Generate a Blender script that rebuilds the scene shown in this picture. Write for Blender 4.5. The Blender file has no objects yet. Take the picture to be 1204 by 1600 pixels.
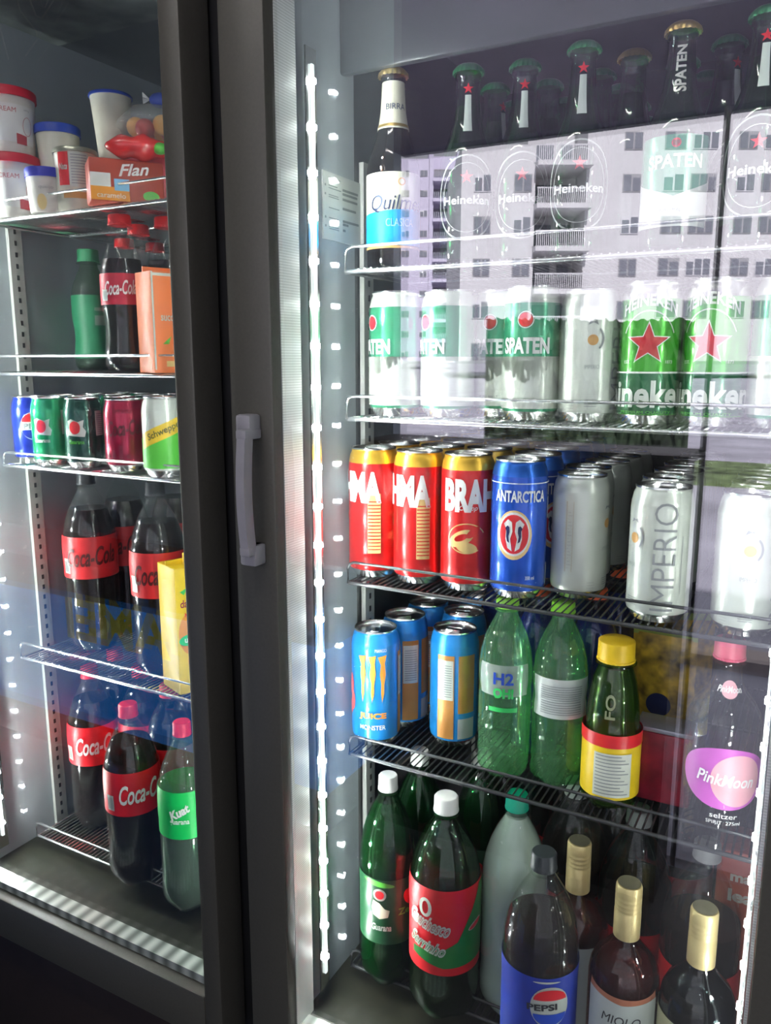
import bpy, bmesh, math, random
from mathutils import Vector, Matrix
random.seed(7)
PI = math.pi
S = bpy.context.scene
COL = S.collection

# ------------------------------------------------------------------ camera
CAM_F, PITCH, YAW = 1255.0, math.radians(10.7), math.radians(28.6)
C = Vector((0.0, -0.64, 1.20))
Rv = Vector((math.cos(YAW), math.sin(YAW), 0))
Fh = Vector((-math.sin(YAW), math.cos(YAW), 0))
Fv = Fh * math.cos(PITCH) + Vector((0, 0, -math.sin(PITCH)))
Uv = Fh * math.sin(PITCH) + Vector((0, 0, math.cos(PITCH)))
cam = bpy.data.objects.new('camera', bpy.data.cameras.new('camera'))
COL.objects.link(cam)
cam.data.sensor_fit = 'VERTICAL'
cam.data.sensor_height = 24.0
cam.data.lens = CAM_F / 1600 * 24.0
cam.data.clip_start = 0.02
cam.data.clip_end = 1000
m = Matrix((Rv, Uv, -Fv)).transposed().to_4x4()
m.translation = C
cam.matrix_world = m
S.camera = cam

# ------------------------------------------------------------------ world, sun, exposure
SKY_STRENGTH, SUN_STRENGTH, ADDED_LAMP, LED_STRENGTH, DIFFUSER_STRENGTH = 0.72, 4.8, 26.0, 430.0, 0.5
EXPOSURE = 1.2
w = bpy.data.worlds.new('sky')
S.world = w
w.use_nodes = True
w.node_tree.nodes['Background'].inputs[0].default_value = (0.88, 0.90, 1.0, 1)
w.node_tree.nodes['Background'].inputs[1].default_value = SKY_STRENGTH
sd = bpy.data.lights.new('sun', 'SUN')
sd.energy = SUN_STRENGTH
sd.angle = 0.02
sd.color = (1.0, 0.96, 0.98)
sun = bpy.data.objects.new('sun', sd)
COL.objects.link(sun)
sun.rotation_euler = Vector((-0.45, -0.72, -0.75)).to_track_quat('-Z', 'Y').to_euler()
sun.location = (0, 0, 12)
S.view_settings.view_transform = 'Standard'
S.view_settings.look = 'None'
S.view_settings.gamma = 1
S.view_settings.use_curve_mapping = False
S.view_settings.exposure = EXPOSURE
S.cycles.use_denoising = True
S.cycles.transparent_max_bounces = 40
S.cycles.max_bounces = 8
S.cycles.diffuse_bounces = 3
S.cycles.glossy_bounces = 4
S.cycles.sample_clamp_indirect = 200
S.cycles.caustics_reflective = False
S.cycles.caustics_refractive = False

# ------------------------------------------------------------------ sight-line helpers
def ray(x, y):
    return Rv * ((x - 602) / CAM_F) + Uv * (-(y - 800) / CAM_F) + Fv
def onY(x, y, Y):
    d = ray(x, y); t = (Y - C.y) / d.y
    return C + d * t
def onX(x, y, X):
    d = ray(x, y); t = (X - C.x) / d.x
    return C + d * t
def atX(px, Y, z):
    """X of the point at depth Y and height z that lies on image column px"""
    lo, hi = -3.0, 1.0
    for _ in range(40):
        mid = (lo + hi) / 2
        v = Vector((mid, Y, z)) - C
        if 602 + CAM_F * v.dot(Rv) / v.dot(Fv) < px: lo = mid
        else: hi = mid
    return lo

# ------------------------------------------------------------------ materials
MATS = {}
def M(name, color=(.5, .5, .5), rough=.4, metal=0.0, coat=0.0, emit=0.0, noise=0.04, nscale=40, spec=.5, bump=0.0):
    if name in MATS: return MATS[name]
    mt = bpy.data.materials.new(name)
    mt.use_nodes = True
    nt = mt.node_tree
    b = nt.nodes['Principled BSDF']
    b.inputs['Roughness'].default_value = rough
    b.inputs['Metallic'].default_value = metal
    b.inputs['Coat Weight'].default_value = coat
    b.inputs['Coat Roughness'].default_value = .08
    b.inputs['Specular IOR Level'].default_value = spec
    c = (*color, 1)
    if noise > 0 or bump > 0:
        tc = nt.nodes.new('ShaderNodeTexCoord'); n = nt.nodes.new('ShaderNodeTexNoise')
        n.inputs['Scale'].default_value = nscale
        nt.links.new(tc.outputs['Object'], n.inputs['Vector'])
        if noise > 0:
            r = nt.nodes.new('ShaderNodeValToRGB')
            r.color_ramp.elements[0].position = .3; r.color_ramp.elements[1].position = .7
            r.color_ramp.elements[0].color = tuple(x * (1 - noise * 2) for x in color) + (1,)
            r.color_ramp.elements[1].color = tuple(min(1, x * (1 + noise)) for x in color) + (1,)
            nt.links.new(n.outputs['Fac'], r.inputs['Fac']); nt.links.new(r.outputs['Color'], b.inputs['Base Color'])
        else: b.inputs['Base Color'].default_value = c
        if bump > 0:
            bp = nt.nodes.new('ShaderNodeBump'); bp.inputs['Strength'].default_value = bump
            bp.inputs['Distance'].default_value = .002
            nt.links.new(n.outputs['Fac'], bp.inputs['Height']); nt.links.new(bp.outputs['Normal'], b.inputs['Normal'])
    else:
        b.inputs['Base Color'].default_value = c
    if emit > 0:
        b.inputs['Emission Color'].default_value = c
        b.inputs['Emission Strength'].default_value = emit
    MATS[name] = mt
    return mt

def SHELL(name, tint, refl=.08, gcol=(1, 1, 1), fres=True, rough=.03, haze=0.0, hcol=(.8, .85, .82)):
    """thin clear wall: tinted transmission plus a mirror-like surface"""
    if name in MATS: return MATS[name]
    mt = bpy.data.materials.new(name); mt.use_nodes = True
    nt = mt.node_tree; nt.nodes.clear()
    out = nt.nodes.new('ShaderNodeOutputMaterial'); mix = nt.nodes.new('ShaderNodeMixShader')
    tr = nt.nodes.new('ShaderNodeBsdfTransparent'); gl = nt.nodes.new('ShaderNodeBsdfGlossy')
    tr.inputs['Color'].default_value = (*tint, 1); gl.inputs['Color'].default_value = (*gcol, 1)
    gl.inputs['Roughness'].default_value = rough
    if fres:
        lw = nt.nodes.new('ShaderNodeLayerWeight'); lw.inputs['Blend'].default_value = .25
        mr = nt.nodes.new('ShaderNodeMapRange'); mr.inputs['To Min'].default_value = refl * .55; mr.inputs['To Max'].default_value = .4
        nt.links.new(lw.outputs['Facing'], mr.inputs['Value'])
        mr.inputs['From Min'].default_value = .2
        nt.links.new(mr.outputs['Result'], mix.inputs['Fac'])
    else:
        mix.inputs['Fac'].default_value = refl
    src = tr
    if haze > 0:
        df = nt.nodes.new('ShaderNodeBsdfDiffuse'); df.inputs['Color'].default_value = (*hcol, 1)
        m2 = nt.nodes.new('ShaderNodeMixShader'); m2.inputs['Fac'].default_value = haze
        nt.links.new(tr.outputs[0], m2.inputs[1]); nt.links.new(df.outputs[0], m2.inputs[2]); src = m2
    nt.links.new(src.outputs[0], mix.inputs[1]); nt.links.new(gl.outputs[0], mix.inputs[2])
    nt.links.new(mix.outputs[0], out.inputs['Surface'])
    MATS[name] = mt
    return mt

WHITE = M('white_ink', (.86, .87, .84), .35)
BLACKINK = M('black_ink', (.03, .03, .035), .4)
STEEL = M('aluminium', (.78, .78, .76), .22, 1.0, noise=.02)
CHROME = M('chrome_wire', (.62, .64, .64), .2, .9)
DARKWIRE = M('dark_coated_wire', (.05, .052, .055), .25, .3)
BLACKPL = M('black_plastic', (.012, .012, .013), .45)
FRAMEM = M('black_anodised_frame', (.070, .066, .054), .45, .1, bump=.05, nscale=300)
VALM = M('grey_duct_paint', (.055, .062, .066), .35, .2, noise=.06, nscale=6)
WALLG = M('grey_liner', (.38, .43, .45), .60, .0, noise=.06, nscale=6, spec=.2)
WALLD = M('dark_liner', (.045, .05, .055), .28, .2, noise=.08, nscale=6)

# ------------------------------------------------------------------ object helpers
def link(name, me, parent=None, mats=(), smooth=None):
    o = bpy.data.objects.new(name, me); COL.objects.link(o)
    for mt in (mats if isinstance(mats, (list, tuple)) else [mats]): me.materials.append(mt)
    if parent: o.parent = parent
    if smooth is not None:
        for p in me.polygons: p.use_smooth = True
        me.set_sharp_from_angle(angle=math.radians(smooth))
    return o
def from_bm(name, bm, mats, parent=None, smooth=None, recalc=True):
    if recalc: bmesh.ops.recalc_face_normals(bm, faces=bm.faces)
    me = bpy.data.meshes.new(name); bm.to_mesh(me); bm.free()
    return link(name, me, parent, mats, smooth)
def tag(o, label=None, cat=None, group=None, kind=None):
    if label: o['label'] = label
    if cat: o['category'] = cat
    if group: o['group'] = group
    if kind: o['kind'] = kind
    return o
def thing(name, label, cat, loc=(0, 0, 0), rz=0, group=None):
    o = bpy.data.objects.new(name, None); COL.objects.link(o)
    o.empty_display_size = .02
    o.location = loc; o.rotation_euler = (0, 0, rz)
    return tag(o, label, cat, group)
def bx(bm, x0, x1, y0, y1, z0, z1, mi=0, bev=0):
    r = bmesh.ops.create_cube(bm, size=1)
    vs = r['verts']
    for v in vs:
        v.co = Vector(((x0 + x1) / 2 + v.co.x * (x1 - x0), (y0 + y1) / 2 + v.co.y * (y1 - y0), (z0 + z1) / 2 + v.co.z * (z1 - z0)))
    fs = set(f for v in vs for f in v.link_faces)
    for f in fs: f.material_index = mi
    if bev:
        es = set(e for v in vs for e in v.link_edges)
        bmesh.ops.bevel(bm, geom=list(es), offset=bev, segments=2, affect='EDGES', profile=.5)
def box(name, x0, x1, y0, y1, z0, z1, mat, parent=None, bev=0):
    bm = bmesh.new(); bx(bm, x0, x1, y0, y1, z0, z1, 0, bev)
    return from_bm(name, bm, mat, parent, 40 if bev else None)
def tube(bm, pts, r, n=8, mi=0):
    pts = [Vector(p) for p in pts]
    rings = []
    up = Vector((0, 0, 1))
    for i, p in enumerate(pts):
        d = (pts[min(i + 1, len(pts) - 1)] - pts[max(i - 1, 0)]).normalized()
        a = d.cross(up)
        if a.length < .05: a = d.cross(Vector((1, 0, 0)))
        a.normalize(); b = d.cross(a).normalized()
        rings.append([bm.verts.new(p + (a * math.cos(2 * PI * k / n) + b * math.sin(2 * PI * k / n)) * r) for k in range(n)])
    for q in range(len(rings) - 1):
        for k in range(n):
            f = bm.faces.new((rings[q][k], rings[q][(k + 1) % n], rings[q + 1][(k + 1) % n], rings[q + 1][k])); f.material_index = mi
    for rg in (rings[0], rings[-1]):
        f = bm.faces.new(rg); f.material_index = mi
def lathe_bm(prof, n=40, fn=None, closed=True):
    """prof: [(r, z, material index of the span above)]"""
    bm = bmesh.new(); rings = []
    for p in prof:
        r, z = p[0], p[1]
        if r < 1e-6: rings.append([bm.verts.new((0, 0, z))])
        else:
            ring = []
            for k in range(n):
                a = 2 * PI * k / n; rr = r * (fn(a, z) if fn else 1)
                ring.append(bm.verts.new((rr * math.cos(a), rr * math.sin(a), z)))
            rings.append(ring)
    for q in range(len(rings) - 1):
        A, B = rings[q], rings[q + 1]; mi = prof[q][2] if len(prof[q]) > 2 else 0
        for k in range(n):
            if len(A) == 1 and len(B) == 1: break
            if len(A) == 1: f = bm.faces.new((A[0], B[(k + 1) % n], B[k]))
            elif len(B) == 1: f = bm.faces.new((A[k], A[(k + 1) % n], B[0]))
            else: f = bm.faces.new((A[k], A[(k + 1) % n], B[(k + 1) % n], B[k]))
            f.material_index = mi
    return bm
def lathe(name, prof, mats, parent=None, n=40, fn=None, sharp=50):
    return from_bm(name, lathe_bm(prof, n, fn), mats, parent, sharp, recalc=True)
def rfun(prof):
    k0 = min(range(len(prof)), key=lambda i: prof[i][1])      # skip the inner floor of the body
    ps = sorted([(p[1], p[0]) for p in prof[k0:]])
    def g(z):
        if z <= ps[0][0]: return ps[0][1]
        for a, b in zip(ps, ps[1:]):
            if a[0] <= z <= b[0]:
                return max(a[1], b[1]) if b[0] - a[0] < 1e-6 else a[1] + (b[1] - a[1]) * (z - a[0]) / (b[0] - a[0])
        return ps[-1][1]
    return g
def wrap(bm, g, rot=0.0, eps=.0005, ref=None):
    """bend flat artwork (x along the girth, y = height) round a body of radius g(z); front is local -Y"""
    if not bm.verts: return
    xs = [v.co.x for v in bm.verts]; ys = [v.co.y for v in bm.verts]
    step = .003
    x = math.floor(min(xs) / step) * step + step
    while x < max(xs):
        bmesh.ops.bisect_plane(bm, geom=bm.verts[:] + bm.edges[:] + bm.faces[:], plane_co=(x, 0, 0), plane_no=(1, 0, 0)); x += step
    y = math.floor(min(ys) / .006) * .006 + .006
    while y < max(ys):
        bmesh.ops.bisect_plane(bm, geom=bm.verts[:] + bm.edges[:] + bm.faces[:], plane_co=(0, y, 0), plane_no=(0, 1, 0)); y += .006
    zc = (min(ys) + max(ys)) / 2; r0 = ref or g(zc)
    for v in bm.verts:
        a = -PI / 2 + rot + v.co.x / r0; z = v.co.y; r = g(z) + eps
        v.co = Vector((r * math.cos(a), r * math.sin(a), z))
TXT = {}
def text_bm(txt, bold=.02, shear=0.0, spacing=1.0):
    key = (txt, bold, shear, spacing)
    if key not in TXT:
        cu = bpy.data.curves.new('t', 'FONT'); cu.body = txt; cu.offset = bold; cu.shear = shear
        cu.space_character = spacing; cu.resolution_u = 12 if 'Q' in txt else 3; cu.align_x = 'CENTER'
        o = bpy.data.objects.new('t', cu); COL.objects.link(o)
        dg = bpy.context.evaluated_depsgraph_get()
        me = bpy.data.meshes.new_from_object(o.evaluated_get(dg))
        bpy.data.objects.remove(o); bpy.data.curves.remove(cu)
        me.materials.clear(); TXT[key] = me
    bm = bmesh.new(); bm.from_mesh(TXT[key])
    xs = [v.co.x for v in bm.verts]; ys = [v.co.y for v in bm.verts]
    cx, cy = (min(xs) + max(xs)) / 2, (min(ys) + max(ys)) / 2
    wd, ht = max(xs) - min(xs), max(ys) - min(ys)
    for v in bm.verts: v.co = Vector(((v.co.x - cx) / wd, (v.co.y - cy) / ht, 0))
    return bm
def letters(parent, g, txt, wd, ht, z, mat, x=0, rot=0, bold=.02, shear=0, vert=False, tilt=0, eps=.0009, arc=0, name='lettering'):
    bm = text_bm(txt, bold, shear)
    for v in bm.verts:
        a, b = v.co.x * wd, v.co.y * ht
        if arc: b += -arc * (v.co.x * 2) ** 2
        if vert: a, b = -b, a
        if tilt: a, b = a * math.cos(tilt) - b * math.sin(tilt), a * math.sin(tilt) + b * math.cos(tilt)
        v.co = Vector((a + x, b + z, 0))
    wrap(bm, g, rot, eps, g(z))
    return from_bm(name, bm, mat, parent, 60, recalc=False)
def poly(parent, g, pts, mat, name='label_graphic', rot=0, eps=.0006, ref=None):
    bm = bmesh.new(); f = bm.faces.new([bm.verts.new((p[0], p[1], 0)) for p in pts])
    if f.normal.z < 0 or True: bmesh.ops.triangulate(bm, faces=bm.faces[:])
    bm.normal_update()
    for f in bm.faces:
        if f.normal.z < 0: f.normal_flip()
    wrap(bm, g, rot, eps, ref)
    return from_bm(name, bm, mat, parent, 60, recalc=False)
def polys(parent, g, plist, mat, name='label_graphic', rot=0, eps=.0006, ref=None):
    bm = bmesh.new()
    for pts in plist: bm.faces.new([bm.verts.new((p[0], p[1], 0)) for p in pts])
    bmesh.ops.triangulate(bm, faces=bm.faces[:]); bm.normal_update()
    for f in bm.faces:
        if f.normal.z < 0: f.normal_flip()
    wrap(bm, g, rot, eps, ref)
    return from_bm(name, bm, mat, parent, 60, recalc=False)
def rect(x0, x1, y0, y1): return [(x0, y0), (x1, y0), (x1, y1), (x0, y1)]
def oval(cx, cy, a, b, n=28, t=0):
    return [(cx + a * math.cos(q) * math.cos(t) - b * math.sin(q) * math.sin(t), cy + a * math.cos(q) * math.sin(t) + b * math.sin(q) * math.cos(t)) for q in [2 * PI * k / n for k in range(n)]]
def ring(cx, cy, a, b, wdt, a0=0, a1=2 * PI, n=26):
    out = []
    for k in range(n):
        p, q = a0 + (a1 - a0) * k / n, a0 + (a1 - a0) * (k + 1) / n
        out.append([(cx + a * math.cos(p), cy + b * math.sin(p)), (cx + a * math.cos(q), cy + b * math.sin(q)),
                    (cx + (a - wdt) * math.cos(q), cy + (b - wdt) * math.sin(q)), (cx + (a - wdt) * math.cos(p), cy + (b - wdt) * math.sin(p))])
    return out
def star(cx, cy, r, q=.4):
    return [(cx + (r if k % 2 == 0 else r * q) * math.sin(PI * k / 5), cy + (r if k % 2 == 0 else r * q) * math.cos(PI * k / 5)) for k in range(10)]
def starpoly(cx, cy, r, q=.4):
    p = star(cx, cy, r, q); c = (cx, cy)
    return [[c, p[k], p[(k + 1) % 10]] for k in range(10)]
def children(o): return [c for c in bpy.data.objects if c.parent == o]
KIDS = {}
def dup(o, parent=None):
    if o.name not in KIDS: KIDS[o.name] = children(o)
    c = o.copy(); COL.objects.link(c); c.parent = parent
    for ch in KIDS[o.name]: dup(ch, c)
    return c
def face_cam(x, y): return math.atan2(C.y - y, C.x - x) + PI / 2
USED = set()
PLACED = []
LA = 1.393
ROW = ['zeroth', 'second', 'third', 'fourth', 'fifth', 'sixth', 'seventh']
def put(proto, px, Y, z, label=None, turn=0.0, X=None, group=None, zmid=.06, cat=None, tilt=None):
    X = atX(px, Y, z + zmid) if X is None else X
    if proto.name in USED: o = dup(proto)
    else: o = proto; USED.add(proto.name)
    o.location = (X, Y, z); o.rotation_euler = (tilt[0] if tilt else 0, tilt[1] if tilt else 0, face_cam(X, Y) + math.radians(turn))
    if label: o['label'] = label
    if group: o['group'] = group
    elif 'group' in o: del o['group']
    if z < LA - .01 or X > -.58: PLACED.append((o, bool(group) or Y > .27))
    return o

# ------------------------------------------------------------------ the shop (seen only as a reflection in the doors)
PURP = M('dark_lilac_paint', (.22, .20, .31), .7, noise=.1, nscale=3)
FLOORM = M('dark_shop_floor', (.06, .06, .06), .5, noise=.15, nscale=8)
CONC = M('lilac_grey_paving', (.46, .45, .52), .85, noise=.16, nscale=1.2)
YG = .012
def mir(p): return Vector((p.x, 2 * YG - p.y, p.z))
FRONT = -1.2
opx0 = onY(626, 400, -FRONT + .064).x            # left jamb of the shop opening
lint = onY(800, 219, -FRONT + .064).z
thr = FRONT
def struct(name, *a, **k):
    o = box(name, *a, **k); o['kind'] = 'structure'; return o
struct('floor', -4, 3, FRONT, 1.0, -.05, 0, FLOORM)
struct('ceiling', -4, 3, FRONT - .1, 1.0, 2.45, 2.55, PURP)
struct('wall_back', -4, 3, .92, 1.0, 0, 2.45, PURP)
struct('wall_left', -4.1, -4, FRONT, 1.0, 0, 2.45, PURP)
struct('wall_right', 3, 3.1, FRONT, 1.0, 0, 2.45, PURP)
bm = bmesh.new()
bx(bm, opx0, 3, FRONT - .04, FRONT, lint, 2.45)
bx(bm, 1.6, 3, FRONT - .04, FRONT, 0, lint)
o = from_bm('wall_front', bm, PURP); o['kind'] = 'structure'
struct('wall_front', -4, opx0, FRONT - .04, FRONT, 0, 2.45, M('pale_blue_wall', (.50, .58, .66), .6, noise=.12, nscale=2))
# post between the window side and the open doorway
pp = onY(1095, 700, -FRONT).x
struct('trim_1', pp - .006, pp + .006, FRONT - .012, FRONT - .002, 0, lint, M('post_paint', (.4, .38, .45), .5))
struct('trim_2', opx0, 1.6, FRONT - .06, FRONT - .04, lint - .002, lint + .02, M('lintel_paint', (.35, .35, .40), .4))
o = struct('ground', -120, 120, -260, FRONT - .04, -.05, 0, CONC)
# low dark counter standing in the opening
cz = onY(900, 692, -FRONT + .02).z
ct = thing('shop_counter', 'dark waist-high counter mirrored behind the drinks in the right door', 'counter', (0, 0, 0))
cx1 = onY(1070, 900, -FRONT).x
box('carcass', opx0 + .002, cx1, FRONT + .002, FRONT + .16, 0, cz - .02, M('counter_black', (.015, .014, .018), .6), ct)
box('worktop', opx0 + .002, cx1 + .01, FRONT + .002, FRONT + .17, cz - .02, cz, M('counter_top', (.05, .045, .05), .5), ct)
# kerb across the street
struct('trim_3', -60, 60, -2.75, -2.6, 0, .05, M('kerb_stone', (.55, .46, .42), .8))
gr = box('grass_strip', -60, 60, -9.5, -7.6, 0, .03, M('grass', (.17, .24, .10), .9, noise=.4, nscale=4), bev=0)
tag(gr, 'green grass strip beyond the paving, mirrored in the right door', 'grass', kind='stuff')
# clipped hedge across the paving
hd_ = thing('clipped_hedge', 'dark clipped hedge along the paving, mirrored behind the green star cans', 'hedge')
bm = bmesh.new(); h0 = C + Fh * 8.2
def hp(px, z, d): p = C + Rv * (px - 602) / 1277 * d + Fh * d; return (p.x, 2 * YG - p.y, z)
NX, NZ = 60, 16
for d0 in (8.2, 9.0):
    gv = [[bm.verts.new(hp(758 + 325 * i_ / NX, 1.60 * j_ / NZ, d0 + random.uniform(-.05, .05))) for i_ in range(NX + 1)] for j_ in range(NZ + 1)]
    for v in gv[NZ]: v.co.z += random.uniform(-.03, .03)
    for j_ in range(NZ):
        for i_ in range(NX): bm.faces.new((gv[j_][i_], gv[j_][i_ + 1], gv[j_ + 1][i_ + 1], gv[j_ + 1][i_]))
    if d0 == 8.2: ga = gv
for i_ in range(NX): bm.faces.new((ga[NZ][i_], ga[NZ][i_ + 1], gv[NZ][i_ + 1], gv[NZ][i_]))
for j_ in range(NZ):
    for i_ in (0, NX): bm.faces.new((ga[j_][i_], ga[j_ + 1][i_], gv[j_ + 1][i_], gv[j_][i_]))
from_bm('foliage', bm, M('hedge_leaves', (.035, .06, .03), .9, noise=.45, nscale=5), hd_)

# blue chest freezer with yellow letters
BLUEF = M('blue_panel_added_glow', (.02, .24, .80), .35, emit=.28, noise=.25, nscale=9)  # glow added so the blue front shows in the door glass
cf = thing('chest_freezer', 'blue chest freezer with yellow letters and added glow, mirrored in the left door', 'freezer', (0, 0, 0))
fz = onY(150, 935, -FRONT - .25).z
box('body', -2.7, opx0 - .02, FRONT + .02, FRONT + .30, .12, fz, BLUEF, cf, .01)
box('lid', -2.72, opx0 - .01, FRONT + .01, FRONT + .31, fz, fz + .11, M('freezer_lid', (.04, .05, .07), .4), cf, .006)
box('plinth', -2.68, opx0 - .04, FRONT + .03, FRONT + .28, 0, .12, BLACKPL, cf)
bm = text_bm('AMEI', .03)
xa, xb = onY(255, 980, -FRONT - .3).x, onY(95, 980, -FRONT - .3).x
zc = onY(180, 985, -FRONT - .3).z
for v in bm.verts: v.co = Vector(((xa + xb) / 2 - v.co.x * (xa - xb), FRONT + .302, zc + v.co.y * .13))
bmesh.ops.reverse_faces(bm, faces=bm.faces[:])
from_bm('lettering', bm, M('yellow_letters', (.60, .62, .10), .5, emit=.10, noise=0), cf)  # slight glow added to the letters as well
# hanging wire hooks
for pts, lb in ((((22, -40), (30, 15), (57, 50), (58, 62), (40, 87)), 'white wire hook with a long bent tip, mirrored at upper left'),
                (((-6, 20), (4, 60), (13, 93)), 'straight white wire hook tip, leftmost mirrored at upper left'),
                (((35, -30), (56, 25), (66, 29), (88, -8)), 'white V-shaped double wire hanger mirrored at top left')):
    bm = bmesh.new(); tube(bm, [mir(onY(x, y, .95)) for x, y in pts], .0022)
    if 'double' in lb: tube(bm, [mir(onY(x, y, .97)) for x, y in ((70, 12), (80, -12))], .0016)
    o = from_bm('wire_hook', bm, M('white_wire', (.8, .8, .8), .4), None, 60); tag(o, lb, 'hook')
# tube lamp added on the unseen shop ceiling to light door frames and freezer
lm = thing('added_ceiling_lamp', 'added white tube lamp on the unseen shop ceiling above the coolers', 'lamp', (-.6, -.75, 2.45))
box('housing', -.62, .62, -.05, .05, -.05, 0, M('lamp_white', (.8, .8, .8), .4), lm)
bm = bmesh.new(); tube(bm, [(-.58, 0, -.07), (.58, 0, -.07)], .013, 12)
from_bm('lamp_tube', bm, M('added_tube_light', (1, .97, .92), .4, emit=ADDED_LAMP, noise=0), lm, 60)

# ------------------------------------------------------------------ apartment blocks across the street
D1, D2 = 54.0, 113.0
def fpt(s, dep, z, d):
    p = C + Rv * s + Fh * (d + dep)
    return Vector((p.x, 2 * YG - p.y, z))
def pz(y, d):
    b = -(y - 800) / CAM_F; k = math.cos(PITCH) + b * math.sin(PITCH)
    return C.z + d * (-math.sin(PITCH) + b * math.cos(PITCH)) / k
def psx(x, d): return (x - 602) / 1277 * d
def fbox(bm, x0, x1, y0, y1, d0, d1, d):
    vs = [bm.verts.new(fpt(s, q, z, d)) for z in (pz(y1, d), pz(y0, d)) for q in (d0, d1) for s in (psx(x0, d), psx(x1, d))]
    for f in ((0, 1, 3, 2), (4, 6, 7, 5), (0, 4, 5, 1), (2, 3, 7, 6), (0, 2, 6, 4), (1, 5, 7, 3)): bm.faces.new([vs[i] for i in f])
RENDER = M('pale_render', (.72, .715, .725), .8, noise=.03, nscale=.3)
RENDER2 = M('lilac_render', (.66, .62, .76), .8, noise=.03, nscale=.2)
WGLASS = M('window_glass', (.24, .25, .29), .3); CURT = M('curtain_pane', (.42, .42, .44), .6)
FRM = M('window_frame_white', (.75, .75, .77), .5); RAIL = M('railing', (.35, .37, .42), .5)
RECESS = M('balcony_recess', (.30, .29, .31), .8)
ab = thing('apartment_building', 'pale block of flats with wide windows and balconies mirrored large in the right door', 'building')
bm = bmesh.new(); fbox(bm, 716, 827, 226, 564, 0, 12, D1); fbox(bm, 903, 1420, 40, 564, 0, 12, D1); fbox(bm, 826, 904, 180, 564, 3, 12, D1)
fbox(bm, 740, 770, 222, 227, 1, 5, D1); fbox(bm, 795, 815, 219, 227, 1, 5, D1)
from_bm('wall', bm, RENDER, ab)
def window(x0, x1, y0, y1, d, par, panes=2, k=0):
    bm = bmesh.new(); fbox(bm, x0, x1, y0, y1, -.06, .1, d)
    wo = from_bm('window', bm, CURT if k % 3 else FRM, par)
    bm = bmesh.new(); n = panes; wd = (x1 - x0) / n
    for q in range(n): fbox(bm, x0 + q * wd + wd * .1, x0 + (q + 1) * wd - wd * .1, y0 + (y1 - y0) * (.06 if (q + k) % 3 else .22), y1 - (y1 - y0) * .06, -.09, -.05, d)
    from_bm('pane', bm, WGLASS, wo)
k = 0
for y in (286, 352, 418, 484, 550):
    for x0, x1 in ((735, 761), (795, 822)):
        window(x0, x1, y - 14, y + 14, D1, ab, 2, k); k += 1
for y in (220, 286, 352, 418, 484):
    window(958, 985, y - 14, y + 14, D1, ab, 2, k); k += 1
    window(1018, 1050, y - 15, y + 13, D1, ab, 2, k); window(1060, 1098, y - 15, y + 13, D1, ab, 3, k + 1)
    window(1128, 1156, y - 15, y + 13, D1, ab, 2, k); window(1166, 1194, y - 15, y + 13, D1, ab, 2, k + 1)
for y in (242, 308, 374, 440, 506):
    bm = bmesh.new(); fbox(bm, 826, 908, y + 13, y + 21, -1.0, 3, D1)
    bo = from_bm('balcony', bm, RENDER, ab)
    bm = bmesh.new(); fbox(bm, 826, 908, y - 11, y - 9, -1.0, -.95, D1)
    for q in range(28): fbox(bm, 827 + q * 2.95, 828 + q * 2.95, y - 10, y + 14, -1.0, -.95, D1)
    from_bm('railing', bm, FRM, bo)
    bm = bmesh.new(); fbox(bm, 832, 866, y - 34, y + 13, 2.9, 3.1, D1); fbox(bm, 878, 896, y - 34, y - 4, 2.9, 3.1, D1)
    from_bm('balcony_door', bm, WGLASS, bo)
ab2 = thing('apartment_tower', 'distant lilac tower block with small windows mirrored at the left of the right door', 'building')
bm = bmesh.new(); vs = []
fbox(bm, 560, 668, 248, 564, 0, 12, D2); fbox(bm, 667, 720, 238, 564, 2.2, 12, D2); fbox(bm, 667, 674, 236, 564, 0, 4, D2); fbox(bm, 709, 720, 236, 564, 0, 4, D2)
from_bm('wall', bm, RENDER2, ab2)
for r in range(10):
    y = 271 + r * 31.4
    window(626, 638, y - 5, y + 5, D2, ab2, 2, r); window(654, 665, y - 5, y + 5, D2, ab2, 2, r + 1)
    bm = bmesh.new(); fbox(bm, 673, 710, y + 8, y + 13, -.5, 2.3, D2); bo = from_bm('balcony', bm, RENDER2, ab2)
    bm = bmesh.new(); fbox(bm, 676, 707, y - 12, y - 1, 2.05, 2.3, D2); from_bm('balcony_door', bm, RECESS, bo)
    bm = bmesh.new()
    for q in range(12): fbox(bm, 675 + q * 3, 676.4 + q * 3, y - 2, y + 8, -.4, -.3, D2)
    from_bm('railing', bm, RAIL, bo)

# ------------------------------------------------------------------ the two coolers
GLASSM = SHELL('coated_glass', (.97, .98, .98), .17, (.98, .965, 1.0), fres=False, rough=.0)
GLASSM2 = SHELL('inner_glass', (.98, .99, .99), .09, (1, 1, 1), fres=False, rough=.0)
SPACER = bpy.data.materials.new('ribbed_spacer'); SPACER.use_nodes = True
_nt = SPACER.node_tree; _b = _nt.nodes['Principled BSDF']
_w = _nt.nodes.new('ShaderNodeTexWave'); _w.bands_direction = 'Z'; _w.inputs['Scale'].default_value = 120
_tc = _nt.nodes.new('ShaderNodeTexCoord'); _nt.links.new(_tc.outputs['Object'], _w.inputs['Vector'])
_r = _nt.nodes.new('ShaderNodeValToRGB'); _r.color_ramp.elements[0].color = (.70, .72, .68, 1); _r.color_ramp.elements[1].color = (.95, .97, .93, 1)
_nt.links.new(_w.outputs['Fac'], _r.inputs['Fac']); _nt.links.new(_r.outputs['Color'], _b.inputs['Base Color'])
_b.inputs['Metallic'].default_value = .15; _b.inputs['Roughness'].default_value = .3
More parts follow.
